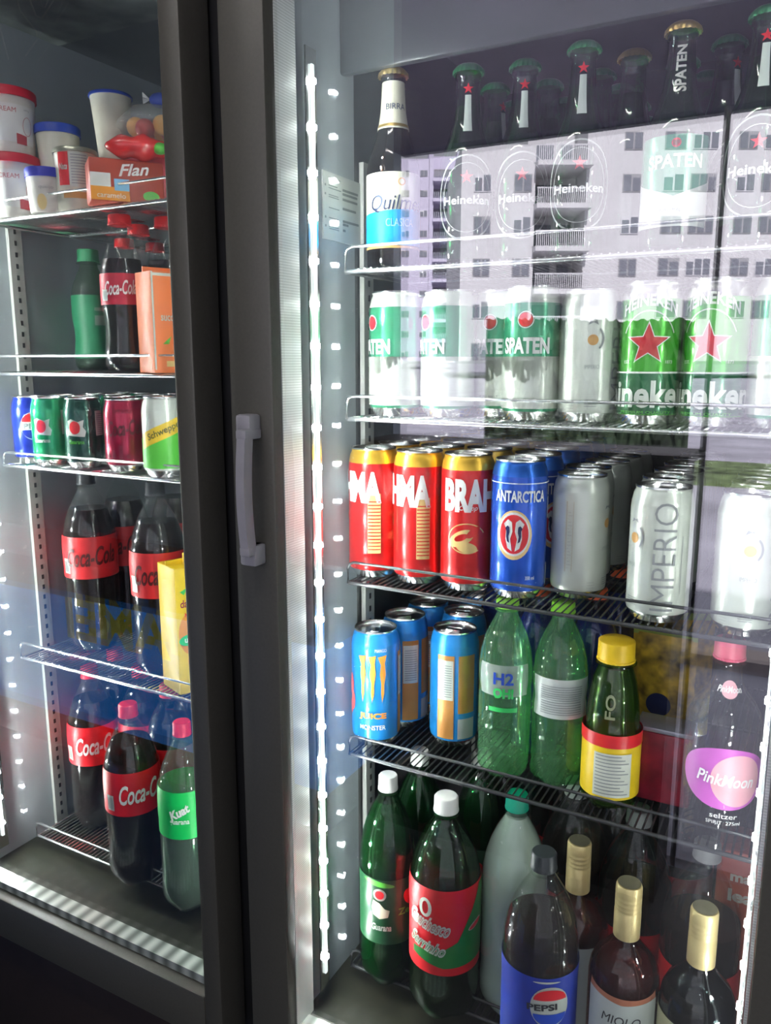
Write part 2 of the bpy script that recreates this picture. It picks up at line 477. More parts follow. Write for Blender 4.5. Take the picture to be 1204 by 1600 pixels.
SPACER2 = SPACER.copy(); SPACER2.name = 'ribbed_bottom_spacer'
for _n in SPACER2.node_tree.nodes:
    if _n.type == 'TEX_WAVE': _n.bands_direction = 'X'; _n.inputs['Scale'].default_value = 14
    if _n.type == 'VALTORGB': _n.color_ramp.elements[0].color = (.16, .18, .16, 1); _n.color_ramp.elements[1].color = (.55, .58, .54, 1)
ZB, ZG0, ZG1, ZT = .375, .439, 1.70, 1.78
LEDM = M('led_chip', (.93, 1.0, .98), emit=LED_STRENGTH, noise=0)
LEDR = M('led_chip_dim', (.93, 1.0, .98), emit=LED_STRENGTH * .22, noise=0)
LEDL = M('led_chip_bright', (.93, 1.0, .98), emit=LED_STRENGTH * 1.35, noise=0)
DIFFM = M('led_diffuser', (.90, 1.0, .97), emit=DIFFUSER_STRENGTH, noise=0)
PLATE = M('kick_plate', (.035, .022, .018), .5, .2)
CEILM = M('mottled_ceiling_liner', (.15, .17, .16), .45, noise=.3, nscale=25)

def fridge(x0, x1, gx0, gx1, wx0, wx1, label, right):
    t = thing('display_cooler', label, 'cooler', ((x0 + x1) / 2, .3, 0))
    off = Vector(t.location)
    def part(name, bm, mats, par=None, smooth=None):
        for v in bm.verts: v.co -= off
        return from_bm(name, bm, mats, par or t, smooth)
    # outer case
    bm = bmesh.new()
    bx(bm, x0, wx0 - .004, .05, .66, .12, 1.86); bx(bm, wx1 + .004, x1, .05, .66, .12, 1.86)
    bx(bm, wx0 - .004, wx1 + .004, .62, .66, .12, 1.86); bx(bm, wx0 - .004, wx1 + .004, .05, .62, 1.72, 1.86)
    bx(bm, wx0 - .004, wx1 + .004, .05, .62, .12, .36)
    part('case', bm, BLACKPL)
    bm = bmesh.new(); bx(bm, x0 + .01, x1 - .01, .03, .05, .14, ZB - .02, 0, .004); part('kick_plate', bm, PLATE, None, 40)
    bm = bmesh.new(); bx(bm, x0 + .03, x1 - .03, .08, .6, 0, .12); part('plinth', bm, BLACKPL)
    # liner
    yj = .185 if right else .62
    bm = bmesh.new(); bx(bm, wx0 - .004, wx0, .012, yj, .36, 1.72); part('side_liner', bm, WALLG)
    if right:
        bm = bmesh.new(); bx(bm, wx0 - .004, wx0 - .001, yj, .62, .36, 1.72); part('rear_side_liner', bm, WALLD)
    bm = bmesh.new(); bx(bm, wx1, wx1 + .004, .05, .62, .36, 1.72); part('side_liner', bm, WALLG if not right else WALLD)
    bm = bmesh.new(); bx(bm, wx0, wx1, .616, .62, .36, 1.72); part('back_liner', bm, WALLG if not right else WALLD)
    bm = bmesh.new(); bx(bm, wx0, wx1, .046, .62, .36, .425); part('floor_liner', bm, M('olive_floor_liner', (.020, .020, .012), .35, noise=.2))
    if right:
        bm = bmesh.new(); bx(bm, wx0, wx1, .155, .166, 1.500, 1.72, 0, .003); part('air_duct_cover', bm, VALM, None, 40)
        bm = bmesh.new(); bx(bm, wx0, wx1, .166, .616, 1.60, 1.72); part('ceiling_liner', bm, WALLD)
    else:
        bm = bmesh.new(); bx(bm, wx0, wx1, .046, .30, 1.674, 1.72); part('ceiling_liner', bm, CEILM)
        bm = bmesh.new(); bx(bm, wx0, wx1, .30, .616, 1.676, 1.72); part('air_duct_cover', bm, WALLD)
    # perforated uprights
    yu = .195 if right else .180
    for (xx, yy) in ((wx0 + .0005, yu), (wx0 + .0005, .57), (wx1 - .0065, yu), (wx1 - .0065, .57)):
        bm = bmesh.new(); bx(bm, xx, xx + .006, yy, yy + .022, .40, 1.42 if right else 1.46)
        z = .41
        while z < 1.41:
            bx(bm, xx + .0058, xx + .0066, yy + .009, yy + .013, z, z + .007, 1); z += .0165
        part('shelf_upright', bm, [M('upright_paint', (.55, .57, .53), .4, .3), M('slot_black', (.02, .02, .02), .6)])
    # LED strips: one channel each side, behind the door
    for sx, nx in ((gx0 + .003 if right else wx0 + .016, 1), (gx1 - .010 if right else wx1 - .010, -1)):
        bm = bmesh.new(); bx(bm, *sorted((sx - nx * .004, sx - nx * .002)), .066, .084, .45, 1.50)
        lc = part('led_channel', bm, STEEL)
        bm = bmesh.new(); bx(bm, *sorted((sx - nx * .002, sx + nx * .0005)), .0725, .0775, .47, 1.485, 0, .001)
        part('led_diffuser', bm, DIFFM, lc, 40).location = (0, 0, 0)
        proto = None
        for k in range(24):
            z = .492 + k * .0425
            if proto is None:
                bm = bmesh.new(); bx(bm, -.0018, .0018, -.0034, .0034, -.0026, .0026, 0, .0008)
                proto = from_bm('led_chip', bm, LEDR if nx < 0 else LEDM if right else LEDL, lc, 40)
                c = proto
            else:
                c = proto.copy(); COL.objects.link(c)
            c.location = Vector((sx, .075, z)) - off
    # door
    fx0, fx1 = (gx0 - .053, gx1 + .05) if right else (gx0 - .05, gx1 + .027)
    bm = bmesh.new()
    bx(bm, fx0, gx0, 0, .045, ZB, ZT, 0, .003); bx(bm, gx1, fx1, 0, .045, ZB, ZT, 0, .003)
    bx(bm, gx0, gx1, 0, .045, ZB, ZG0, 0, .003); bx(bm, gx0, gx1, 0, .045, ZG1, ZT, 0, .003)
    dr = part('door', bm, FRAMEM, None, 40)
    bm = bmesh.new(); bx(bm, gx0 - .003, gx1 + .003, YG, YG + .0004, ZG0 - .003, ZG1 + .003)
    # one single sheet, so that the coating is met once
    bmesh.ops.delete(bm, geom=bm.verts[:], context='VERTS')
    vs = [bm.verts.new(p) for p in ((gx0, YG, ZG0), (gx1, YG, ZG0), (gx1, YG, ZG1), (gx0, YG, ZG1))]; bm.faces.new(vs)
    part('glass_pane', bm, GLASSM, dr)
    bm = bmesh.new(); vs = [bm.verts.new(p) for p in ((gx0, YG + .020, ZG0), (gx1, YG + .020, ZG0), (gx1, YG + .020, ZG1), (gx0, YG + .020, ZG1))]; bm.faces.new(vs)
    part('inner_glass_pane', bm, GLASSM2, dr)
    bm = bmesh.new(); bx(bm, gx0 + .0003, gx0 + .0014, YG + .003, YG + .036, ZG0, ZG1); bx(bm, gx1 - .004, gx1 - .001, YG + .012, YG + .024, ZG0, ZG1)
    part('spacer_bar', bm, SPACER, dr)
    bm = bmesh.new(); bx(bm, gx0, gx1, YG + .004, YG + .026, ZG0 + .001, ZG0 + (.003 if right else .012))
    part('bottom_spacer_bar', bm, SPACER2, dr)
    bm = bmesh.new(); bx(bm, fx0 + .006, fx1 - .006, .045, .050, ZB + .006, ZB + .02); bx(bm, fx0 + .006, fx0 + .02, .045, .050, ZB + .006, ZT - .006); bx(bm, fx1 - .02, fx1 - .006, .045, .050, ZB + .006, ZT - .006)
    part('gasket', bm, M('rubber_gasket', (.02, .02, .02), .8), dr)
    return t, dr, off
FL, DL, offL = fridge(-1.16, -.552, -1.13, -.600, -1.085, -.61, 'black upright drinks cooler on the left, with dairy tubs on its top shelf', False)
FR, DR, offR = fridge(-.548, .07, -.474, -.012, -.49, .012, 'black upright drinks cooler on the right, with a grey door handle', True)
# handle on the right cooler's door
HM = M('grey_handle', (.24, .23, .25), .5)
bm = bmesh.new()
bx(bm, -.507, -.489, -.018, .001, 1.124, 1.148, 0, .003)
bx(bm, -.507, -.487, -.018, .001, .996, 1.018, 0, .003)
hr = []
for k in range(17):
    z = 1.010 + k * .0076; sag = .0045 * math.sin(PI * k / 16)
    hr.append([bm.verts.new(p) for p in ((-.4995, -.014 - sag, z), (-.4880, -.014 - sag, z), (-.4875, -.018 - sag, z), (-.4885, -.026 - sag, z), (-.4985, -.026 - sag, z), (-.5000, -.022 - sag, z))])
for a_, b_ in zip(hr, hr[1:]):
    for q in range(6): bm.faces.new((a_[q], a_[(q + 1) % 6], b_[(q + 1) % 6], b_[q]))
bm.faces.new(hr[0]); bm.faces.new(hr[-1])
bx(bm, -.5000, -.4875, -.027, -.001, 1.124, 1.134, 0, .002); bx(bm, -.5000, -.4875, -.027, -.001, 1.008, 1.018, 0, .002)
for v in bm.verts: v.co -= offR
from_bm('handle', bm, HM, DR, 40)
# paper notice on the inner wall of the right cooler
PW = -.4888
p1, p2, p3 = onX(503, 265, PW), onX(562, 285, PW), onX(503, 372, PW)
st = thing('paper_notice', 'small white paper notice with rows of grey print stuck on the right cooler inner wall', 'notice', (PW, (p1.y + p2.y) / 2, (p1.z + p3.z) / 2))
wy, hz = (p2.y - p1.y), (p1.z - p3.z)
box('sheet', -.0008, .0008, -wy / 2, wy / 2, -hz / 2, hz / 2, M('notice_paper', (.52, .56, .53), .6), st)
bm = bmesh.new()
for r_, c_, L in ((.30, .0, .42), (.24, .0, .40), (.16, .0, .40), (.02, .0, .36), (-.17, .0, .44), (-.22, .0, .15), (-.31, .0, .07)):
    bx(bm, .0008, .0011, wy * c_, wy * (c_ + L), hz * r_ - hz * .018, hz * r_ + hz * .018)
for r_ in (.42, .31, .27, .17, .14, -.02, -.17, -.3, -.33):
    bx(bm, .0008, .0011, -wy * .36, -wy * (.36 - .22 - .1 * math.sin(r_ * 40) ** 2), hz * r_ - hz * .007, hz * r_ + hz * .007)
for r_ in (.30, .17, -.17, -.3): bx(bm, .0008, .0011, -wy * .46, -wy * .43, hz * r_ - hz * .016, hz * r_ + hz * .016)
from_bm('printed_lines', bm, M('grey_print', (.16, .18, .18), .6), st)

# ------------------------------------------------------------------ wire shelves
def shelf(x0, x1, z, label, mat, lip=.022, y0=.13, y1=.575, pitch=.0075, rad=.0011, drop=0.0):
    t = thing('wire_shelf', label, 'shelf', ((x0 + x1) / 2, y0, z), 0)
    a, b = x0 - (x0 + x1) / 2, x1 - (x0 + x1) / 2
    D = y1 - y0
    bm = bmesh.new()
    zz = -.0035
    for Y in (0, D * .33, D * .66, D): tube(bm, [(a, Y, zz), (b, Y, zz)], .0024 if Y in (0, D) else .002)
    for X in (a, b): tube(bm, [(X, 0, zz), (X, D, zz)], .0024)
    from_bm('frame', bm, mat, t, 60)
    bm = bmesh.new(); r = .008
    def loop(X, s):
        return [(X, 0 - .002, zz), (X, -.002, lip - r), (X + s * r * .3, -.002, lip - r * .3), (X + s * r, -.002, lip)]
    tube(bm, loop(a, 1) + loop(b, -1)[::-1], .0017)
    for s in (a, b): tube(bm, [(s, -.002, zz), (s, .012, zz)], .0015)
    from_bm('front_rail', bm, mat, t, 60)
    bm = bmesh.new(); n = int((b - a) / pitch)
    for k in range(1, n):
        X = a + (b - a) * k / n; tube(bm, [(X, 0, -.0012), (X, D, -.0012)], rad, 4)
    from_bm('wires', bm, mat, t, 60)
    return t
RX0, RX1, LX0, LX1 = -.468, .004, -1.062, -.625
ZA, ZBs, ZC, ZD, ZF = 1.297, 1.139, .950, .736, .445
for z, lb in ((ZA, 'top wire shelf of the right cooler, under the beer bottles'), (ZBs, 'second wire shelf of the right cooler, under the green and white cans'),
              (ZC, 'third wire shelf of the right cooler, under the red and blue cans'), (ZD, 'fourth wire shelf of the right cooler, under the energy drinks and green bottles'),
              (ZF, 'floor wire rack of the right cooler, under the large bottles')):
    shelf(RX0, RX1, z, lb, DARKWIRE if z < 1.1 else CHROME, lip=.022 if z < 1.29 else .022)
LA, LB, LC, LD, LF = 1.393, 1.184, 1.050, .750, .445
for z, lb in ((LA, 'top wire shelf of the left cooler, under the dairy tubs'), (LB, 'second wire shelf of the left cooler, under the cola bottle and orange carton'),
              (LC, 'third wire shelf of the left cooler, under the short soda cans'), (LD, 'fourth wire shelf of the left cooler, under the red-labelled cola bottles'),
              (LF, 'floor wire rack of the left cooler, under the lowest cola bottles')):
    shelf(LX0, LX1, z, lb, CHROME, lip=.017 if z == LC else .022)

# ------------------------------------------------------------------ drinks: builders
RED = M('can_red', (.72, .02, .02), .28, .45, .3); GOLD = M('gold_rim', (.85, .52, .06), .28, .7)
BLUE = M('can_blue', (.01, .10, .62), .25, .45, .4); MBLUE = M('light_blue_can', (.02, .30, .78), .3, .3, .3)
CWHITE = M('can_white', (.70, .74, .66), .28, .25, .3); GREENH = M('can_bright_green', (.06, .42, .03), .25, .4, .4)
GREEND = M('can_dark_green', (.01, .13, .045), .25, .4, .4); GREENS = M('can_sea_green', (.04, .32, .16), .25, .35, .4)
ORANGE = M('orange_ink', (.95, .33, .04), .35); AMBER = M('amber_ink', (.75, .40, .12), .35)
YELLOW = M('yellow_ink', (.95, .66, .02), .35); REDI = M('red_ink', (.80, .02, .03), .35)
GREYI = M('grey_ink', (.30, .31, .32), .5); PINKR = M('raspberry_can', (.50, .01, .06), .25, .5, .4)
COLA = M('cola_liquid', (.012, .007, .006), .12, noise=0, spec=.3)
HGREEN = M('leaf_green_ink', (.10, .50, .05), .35)

def can(name, label, h, r, body, lid=STEEL, band=None, cat='can'):
    t = thing(name, label, cat)
    hb = h - .014
    prof = [(0, .0035), (r * .72, .001), (r * .78, 0), (r * .86, .004), (r * .97, .009), (r, .014), (r, h * .5), (r, hb - .008), (r * .985, hb - .003)]
    lathe('body', [(0, .0035, 1), (r * .72, .001, 1), (r * .78, 0, 1), (r * .86, .004, 1), (r * .97, .009, 0)] + [(a, b, 0) for a, b in [(r, .014), (r, h * .5), (r, hb - .008), (r * .985, hb - .003)]], [body, STEEL], t, 36)
    rimm = band or body
    lathe('lid', [(r * .985, hb - .003, 0), (r * .93, h - .0085, 0), (r * .865, h - .0045, 0), (r * .865, h - .003, 0), (r * .895, h - .0018, 1), (r * .88, h, 1), (r * .84, h - .0008, 1), (r * .82, h - .0045, 1), (0, h - .0042, 1)], [rimm, STEEL], t, 32)
    bm = bmesh.new(); bx(bm, -.0052, .0052, -.011, .007, h - .0038, h - .0026, 0, .0012); bx(bm, -.0085, .0085, -.0165, -.0085, h - .0042, h - .0036, 0, .0003)
    from_bm('pull_tab', bm, STEEL, t, 40)
    t['label_r'] = r
    del t['label_r']
    g = rfun(prof)
    return t, g

PET2L = [(0.0, .006), (.55, .0), (.78, .004), (.93, .03), (1, .07), (1, .16), (.975, .19), (.985, .22), (.985, .50), (1, .53), (1, .60), (.975, .66), (.90, .72), (.77, .78), (.60, .835), (.42, .88), (.30, .91), (.265, .93)]
def petal(h):
    def fn(a, z):
        k = max(0, 1 - z / (h * .09)); return 1 - .16 * k * (math.cos(2.5 * a) ** 2)
    return fn
def pet(name, label, h, r, shell, liquid, fill, cap, lab=None, labz=(.25, .5), cat='bottle', prof=None, capr=.31, caph=.065):
    t = thing(name, label, cat)
    P = prof or PET2L
    pr = [(a * r, b * h) for a, b in P]
    ztop = pr[-1][1]
    lathe('shell', pr, shell, t, 40, petal(h), 80)
    rr = rfun(pr)
    if liquid:
        zs = [b * h for a, b in P if b < fill] + [fill * h]
        lp = [(0, .007)] + [(max(rr(z) - .0012, .001), z + (.001 if z < .01 else 0)) for z in zs[1:]] + [(0, fill * h)]
        lathe('liquid', lp, liquid, t, 32, petal(h), 60)
    zc = h * (1 - caph)
    cr = capr * r
    kn = lambda a, z: 1 + .025 * (1 if math.cos(28 * a) > 0 else -1) if z < h * .992 else 1
    lathe('cap', [(cr * 1.04, zc - h * .004), (cr * 1.04, zc + h * .006), (cr, zc + h * .008), (cr, h - h * .008), (cr * .9, h - h * .001), (0, h)], cap, t, 56, kn, 50)
    lathe('neck_ring', [(cr * .8, zc - h * .02), (cr * 1.15, zc - h * .018), (cr * 1.15, zc - h * .012), (cr * .8, zc - h * .01)], shell, t, 28)
    if lab:
        z0, z1 = labz[0] * h, labz[1] * h
        zz = [z0 + (z1 - z0) * k / 8 for k in range(9)]
        lathe('label_sleeve', [(rr(z) + .0006, z) for z in zz], lab, t, 44)
    return t, (lambda z: rr(z) + .0007)

BEER = [(0, .004), (.80, .0), (.97, .012), (1, .03), (1, .50), (.96, .545), (.82, .60), (.66, .66), (.54, .72), (.46, .79), (.42, .87), (.40, .93), (.46, .935), (.47, .955), (.42, .96), (.42, .975)]
def beer(name, label, h, r, shell, capm, liquid=None, neck=None, fill=.8):
    t = thing(name, label, 'bottle')
    pr = [(a * r, b * h) for a, b in BEER]
    lathe('glass_body', pr, shell, t, 40, None, 80)
    rr = rfun(pr)
    if liquid:
        zs = [b * h for a, b in BEER if .02 < b < fill] + [fill * h]
        lathe('liquid', [(0, .006)] + [(max(rr(z) - .0018, .001), z) for z in zs] + [(0, fill * h)], liquid, t, 28)
    cr = r * .52
    lathe('crown_cap', [(cr * 1.06, h * .957), (cr * 1.02, h * .975), (cr * .86, h * .992), (cr * .7, h), (0, h)], capm, t, 63, lambda a, z: 1 + (.06 * math.cos(21 * a) if z < h * .98 else 0), 60)
    if neck:
        z0, z1 = .70 * h, .93 * h
        lathe('neck_label', [(rr(z) + .0006, z) for z in [z0 + (z1 - z0) * k / 8 for k in range(9)]], neck, t, 32)
    return t, rr

# ------------------------------------------------------------------ can designs
def brahma(label):
    t, g = can('beer_can', label, .151, .0297, RED, GOLD, GOLD)
    letters(t, g, 'BRAHMA', .098, .036, .107, WHITE, bold=.05, rot=.9)
    letters(t, g, 'Chopp', .020, .007, .093, WHITE, x=.006, bold=0, shear=.4)
    pl = []
    for k, (cx, cy, a, b, tt) in enumerate(((-.006, .060, .015, .008, .5), (.010, .064, .012, .006, .6), (.0, .050, .012, .006, -.2))):
        pl.append(oval(cx, cy, a, b, 20, tt))
    polys(t, g, [pl[0], pl[2]], M('pale_gold_ink', (.80, .58, .22), .35), 'barley_graphic', rot=.15)
    polys(t, g, [oval(.007, .067, .009, .004, 16, .7), oval(-.006, .061, .008, .0035, 16, .4)], RED, 'barley_graphic', rot=.15, eps=.0009)
    polys(t, g, ring(0, .060, .021, .017, .0012, .4, 5.4), M('pale_gold_ink'), 'barley_graphic', rot=.15)
    polys(t, g, [rect(.060, .075, .03, .10)], M('pale_gold_ink'), 'side_panel')
    polys(t, g, [rect(.0605, .0745, q, q + .0012) for q in [.034 + .004 * k for k in range(15)]], RED, 'side_panel', eps=.0009)
    return t
def antarctica(label):
    t, g = can('beer_can', label, .148, .0297, BLUE, M('blue_rim', (.02, .13, .55), .3, .6), M('blue_rim'))
    letters(t, g, 'ANTARCTICA', .056, .0125, .111, WHITE, bold=.03, rot=-.1)
    polys(t, g, [oval(-.003, .070, .019, .0265)], M('amber_ring', (.90, .62, .25), .35), rot=-.2)
    polys(t, g, [oval(-.003, .071, .0168, .0235)], WHITE, rot=-.2, eps=.0008)
    polys(t, g, [oval(-.003, .071, .0152, .0210)], REDI, rot=-.2, eps=.001)
    for s in (-1, 1):
        pg = [(s * .0015, .053), (s * .006, .056), (s * .0085, .066), (s * .008, .076), (s * .0105, .082), (s * .006, .087), (s * .002, .084), (s * .0012, .074), (s * .0035, .066)]
        poly(t, g, [(x - .003, y) for x, y in pg], WHITE, 'bird_shape', rot=-.2, eps=.0012)
        poly(t, g, [(x * .5 - .003 + s * .0035, (y - .07) * .55 + .071) for x, y in pg], M('navy_ink', (.01, .02, .10), .4), 'bird_shape', rot=-.2, eps=.0014)
    polys(t, g, [rect(-.09, .09, .124, .125)], WHITE, 'stripe')
    polys(t, g, [rect(.036, .046, .085, .108), rect(.037, .047, .012, .035)], WHITE, 'side_panel')
    polys(t, g, [rect(.038, .044, .089 + .004 * k, .0905 + .004 * k) for k in range(4)], BLUE, 'side_panel', eps=.0009)
    letters(t, g, '350 ml', .010, .004, .024, WHITE, rot=.3, bold=0)
    return t
def imperio(label, h=.132, r=.0297, side='word'):
    t, g = can('beer_can', label, h, r, CWHITE)
    letters(t, g, 'IMPERIO', .105, .021, h * .50, GREYI, bold=-.01, vert=True)
    def emblem(rot):
        polys(t, g, [oval(0, h * .62, .0052, .0052)], AMBER, 'emblem', rot=rot)
        polys(t, g, ring(0, h * .63, .011, .013, .002, -.9, .9), GREYI, 'emblem', rot=rot)
        polys(t, g, [[(-.005, h * .73), (.0, h * .75), (.005, h * .73), (.003, h * .765), (0, h * .755), (-.003, h * .765)]], GREYI, 'emblem', rot=rot)
        polys(t, g, [rect(-.006, .006, h * .12 + q * .0022, h * .12 + q * .0022 + .0006) for q in range(4)], GREYI, 'small_print', rot=rot)
        letters(t, g, 'IMPERIO', .014, .004, h * .42, GREYI, bold=-.01, rot=rot)
    emblem(-1.05); emblem(2.1)
    polys(t, g, [rect(.017, .0175, .03, h * .66)], GREYI, 'small_print')
    polys(t, g, [rect(-.034 - q * .002, -.033 - q * .002, .045, h * .72) for q in range(3)], M('faint_ink', (.55, .56, .52), .5), 'small_print', rot=3.1)
    polys(t, g, [rect(-.010, -.0085, .030, h * .80), rect(-.0025, -.0018, .030, h * .80)], M('straw_ink', (.55, .50, .38), .5), 'side_column', rot=-2.35)
    polys(t, g, [rect(-.0075, -.0075 + .003 * (1 + (q * 5) % 3) / 2, .034 + q * .0035, .0350 + q * .0035) for q in range(18)], M('faint_ink'), 'small_print', rot=-2.35)
    polys(t, g, [rect(.004, .012, .010 + q * .003, .0108 + q * .003) for q in range(4)], M('faint_ink'), 'small_print', rot=-2.0)
    return t
def spaten(label, h=.135, r=.0297):
    t, g = can('beer_can', label, h, r, GREENS, STEEL, CWHITE)
    L = PI * r
    poly(t, g, [(-L * .98, .012), (L * .98, .012), (L * .98, h * .48), (L * .5, h * .48), (0, h * .28), (-L * .5, h * .48), (-L * .98, h * .48)], CWHITE, 'white_chevron')
    letters(t, g, 'SPATEN', .050, .0165, h * .56, WHITE, bold=.04)
    letters(t, g, 'MUNICH', .018, .0035, h * .46, WHITE, bold=0)
    letters(t, g, 'PURE MALT', .022, .0035, h * .16, GREYI, bold=0)
    polys(t, g, [oval(0, h * .75, .007, .007)], REDI, 'emblem')
    polys(t, g, ring(0, h * .75, .0085, .0085, .001), WHITE, 'emblem')
    return t
def heineken(label, h=.135, r=.0297):
    t, g = can('beer_can', label, h, r, GREENH, STEEL, STEEL)
    L = PI * r * .99
    polys(t, g, [rect(-L, L, .010, h * .36)], GREEND, 'dark_band')
    polys(t, g, [rect(-L, L, h * .36, h * .372)], WHITE, 'stripe', eps=.0008)
    letters(t, g, 'Heineken', .112, .026, h * .215, CWHITE, bold=.03, rot=-.35, eps=.0011)
    polys(t, g, starpoly(0, h * .565, .0215, .42), WHITE, 'star_outline', eps=.0008)
    polys(t, g, starpoly(0, h * .565, .0190, .42), M('star_red', (.60, .015, .03), .35), 'star', eps=.0010)
    polys(t, g, ring(0, h * .50, .028, .040, .0012, .5, PI - .5), CWHITE, 'arc')
    letters(t, g, 'HEINEKEN', .052, .011, h * .865, CWHITE, bold=.03, arc=.010)
    letters(t, g, 'EST.', .007, .003, h * .44, CWHITE, x=-.020, bold=0)
    letters(t, g, '1873', .007, .003, h * .44, CWHITE, x=.020, bold=0)
    letters(t, g, 'PREMIUM QUALITY', .05, .003, h * .085, HGREEN, bold=0, eps=.001)
    return t
def monster(label):
    t, g = can('energy_drink_can', label, .145, .0297, MBLUE, M('dark_steel', (.25, .27, .3), .3, .8), MBLUE)
    def claw(x, s):
        return [(x - .0055 * s, .116), (x + .0050 * s, .118), (x + .0028, .108), (x + .0040, .094), (x + .0020, .080), (x + .0022, .070), (x - .0005, .058), (x - .0018, .070), (x - .0015, .082), (x - .0032, .094), (x - .0018, .106)]
    for x, s in ((-.012, 1), (0, .9), (.012, 1)):
        poly(t, g, claw(x, s), ORANGE, 'claw_mark', eps=.0009)
    letters(t, g, 'JUICE', .034, .0095, .040, ORANGE, bold=.04)
    letters(t, g, 'MONSTER', .032, .006, .026, WHITE, bold=.02)
    letters(t, g, 'MANGO', .014, .004, .124, WHITE, bold=.0, x=.010)
    polys(t, g, [oval(-.034, .075, .006, .014), oval(-.030, .055, .005, .012), oval(-.036, .045, .005, .009)], M('salmon_ink', (.75, .12, .07), .4), 'splash')
    # back: white text panel over amber
    for x0 in (.030, -.085):
        polys(t, g, [rect(x0, x0 + .021, .012, .118)], M('amber_panel', (.62, .28, .07), .35, .3), 'back_panel', rot=.2)
        polys(t, g, [rect(x0 + .001, x0 + .020, .062, .112)], CWHITE, 'back_panel', rot=.2, eps=.0009)
        polys(t, g, [rect(x0 + .003, x0 + .018, .066 + .003 * k, .0670 + .003 * k) for k in range(14)], GREYI, 'small_print', rot=.2, eps=.0011)
    polys(t, g, [rect(.056, .078, .045, .118)], M('amber_panel'), 'back_panel', rot=.2)
    polys(t, g, [rect(.056, .078, .012, .038)], M('silver_panel', (.5, .5, .5), .4), 'back_panel', rot=.2)
    return t

CAN_BRAHMA = brahma('red tall beer can with a gold rim, third from the left, showing big white letters')
CAN_ANT = antarctica('bright blue tall beer can with a red oval emblem')
CAN_IMP = imperio('white tall can with large vertical grey lettering')
CAN_IMPB = imperio('white tall can with a small orange emblem on the second shelf', .130)
CAN_SPA = spaten('green and white chevron can')
CAN_HEI = heineken('bright green can with a red star')
CAN_MON = monster('light blue energy drink can with three orange claw strokes, front left of its shelf')

# third shelf of the right cooler (red, blue and white cans)
put(CAN_BRAHMA, 727, .175, ZC, turn=-10)
put(CAN_BRAHMA, 583, .175, ZC, 'red tall beer can with a gold rim, leftmost, beside the cooler wall', turn=-130)
put(CAN_BRAHMA, 648, .175, ZC, 'red tall beer can with a gold rim, second from the left', turn=-122)
G = 'red and gold beer cans behind the front row'
for px0, wh in ((583, 'leftmost'), (648, 'second'), (727, 'third')):
    X0 = atX(px0, .175, ZC + .06)
    for k in range(1, 6): put(CAN_BRAHMA, 0, .175 + .0625 * k, ZC, 'red gold-rimmed can, %s in the file of the %s front red can' % (ROW[k], wh), turn=-60 - 17 * k, X=X0 + (.004 if k % 2 else 0), group=G)
put(CAN_ANT, 805, .175, ZC, turn=8)
X0 = atX(805, .175, ZC + .06)
for k in range(1, 6): put(CAN_ANT, 0, .175 + .0625 * k, ZC, 'blue beer can standing %s in the file of the front blue can' % ROW[k], turn=60, X=X0 + .002, group='blue beer cans behind the front blue one')
put(CAN_IMP, 1030, .163, ZC, 'white can with large vertical grey lettering and orange emblem, right of centre', turn=8)
put(CAN_IMP, 905, .205, ZC, 'plain white can with a faint printed side column, right of the blue can', turn=125)
put(CAN_IMP, 1168, .160, ZC, 'white can with a small orange emblem, at the far right of the third shelf', turn=62)
X1 = atX(905, .205, ZC + .06)
for k in range(1, 5): put(CAN_IMP, 0, .205 + .064 * k, ZC, 'white can %s in the file right of the blue cans' % ROW[k], turn=140, X=X1 - (.028 if k == 1 else .004), group='white cans in the file right of the blue cans')
X2 = atX(1030, .163, ZC + .06)
for k in range(1, 6): put(CAN_IMP, 0, .163 + .063 * k, ZC, 'white can %s in the file of the front can with vertical lettering' % ROW[k], turn=-150, X=X2 - .006, group='white cans behind the lettered one')
X3 = atX(1168, .160, ZC + .06)
for k in range(1, 5): put(CAN_IMP, 0, .163 + .063 * k, ZC, 'white can %s in the file of the far right front white can' % ROW[k], turn=-150, X=X3, group='white cans behind the far right one')
# second shelf of the right cooler
for px, Y, pr, tn, lb in ((845, .19, CAN_SPA, -12, 'green and white chevron can with large lettering, left of the tall white can'),
                          (782, .215, CAN_SPA, -25, 'green and white chevron can second from the tall white can, in shade'),
                          (618, .175, CAN_SPA, -60, 'green and white chevron can leftmost on the second shelf, by the wall upright'),
                          (706, .19, CAN_SPA, -55, 'green and white chevron can faint behind the mirrored tower block, third from the wall'),
                          (930, .19, CAN_IMPB, 66, 'white tall can with an orange emblem between the chevron can and the red-star can'),
                          (1015, .19, CAN_HEI, -4, 'bright green can with a red star, nearest to the white can'),
                          (1103, .19, CAN_HEI, -14, 'bright green can with a red star, second from the white can'),
                          (1196, .19, CAN_SPA, 30, 'white-banded can at the right edge of the second shelf')):
    put(pr, px, Y, ZBs, lb, turn=tn)
for px0, pr, Y0, lb, gp in ((618, CAN_SPA, .175, 'green and white chevron can %s in the file of the leftmost front one', 'chevron cans further back'), (706, CAN_SPA, .19, 'green and white chevron can %s in the second file from the wall', 'chevron cans further back'),
                            (845, CAN_SPA, .19, 'green and white chevron can %s in the file beside the white can', 'chevron cans further back'), (782, CAN_SPA, .215, 'green and white chevron can %s in the third file from the wall', 'chevron cans further back'),
                            (930, CAN_IMPB, .19, 'white can %s in its file on the second shelf', 'white cans further back on the second shelf'),
                            (1015, CAN_HEI, .19, 'bright green can %s in the file nearest the white cans', 'green red-star cans further back'), (1103, CAN_HEI, .19, 'bright green can %s in the right-hand green file', 'green red-star cans further back')):
    X0 = atX(px0, Y0, ZBs + .06)
    for k in range(1, 4): put(pr, 0, Y0 + .064 * k, ZBs, lb % ROW[k], turn=40 * k, X=X0, group=gp)
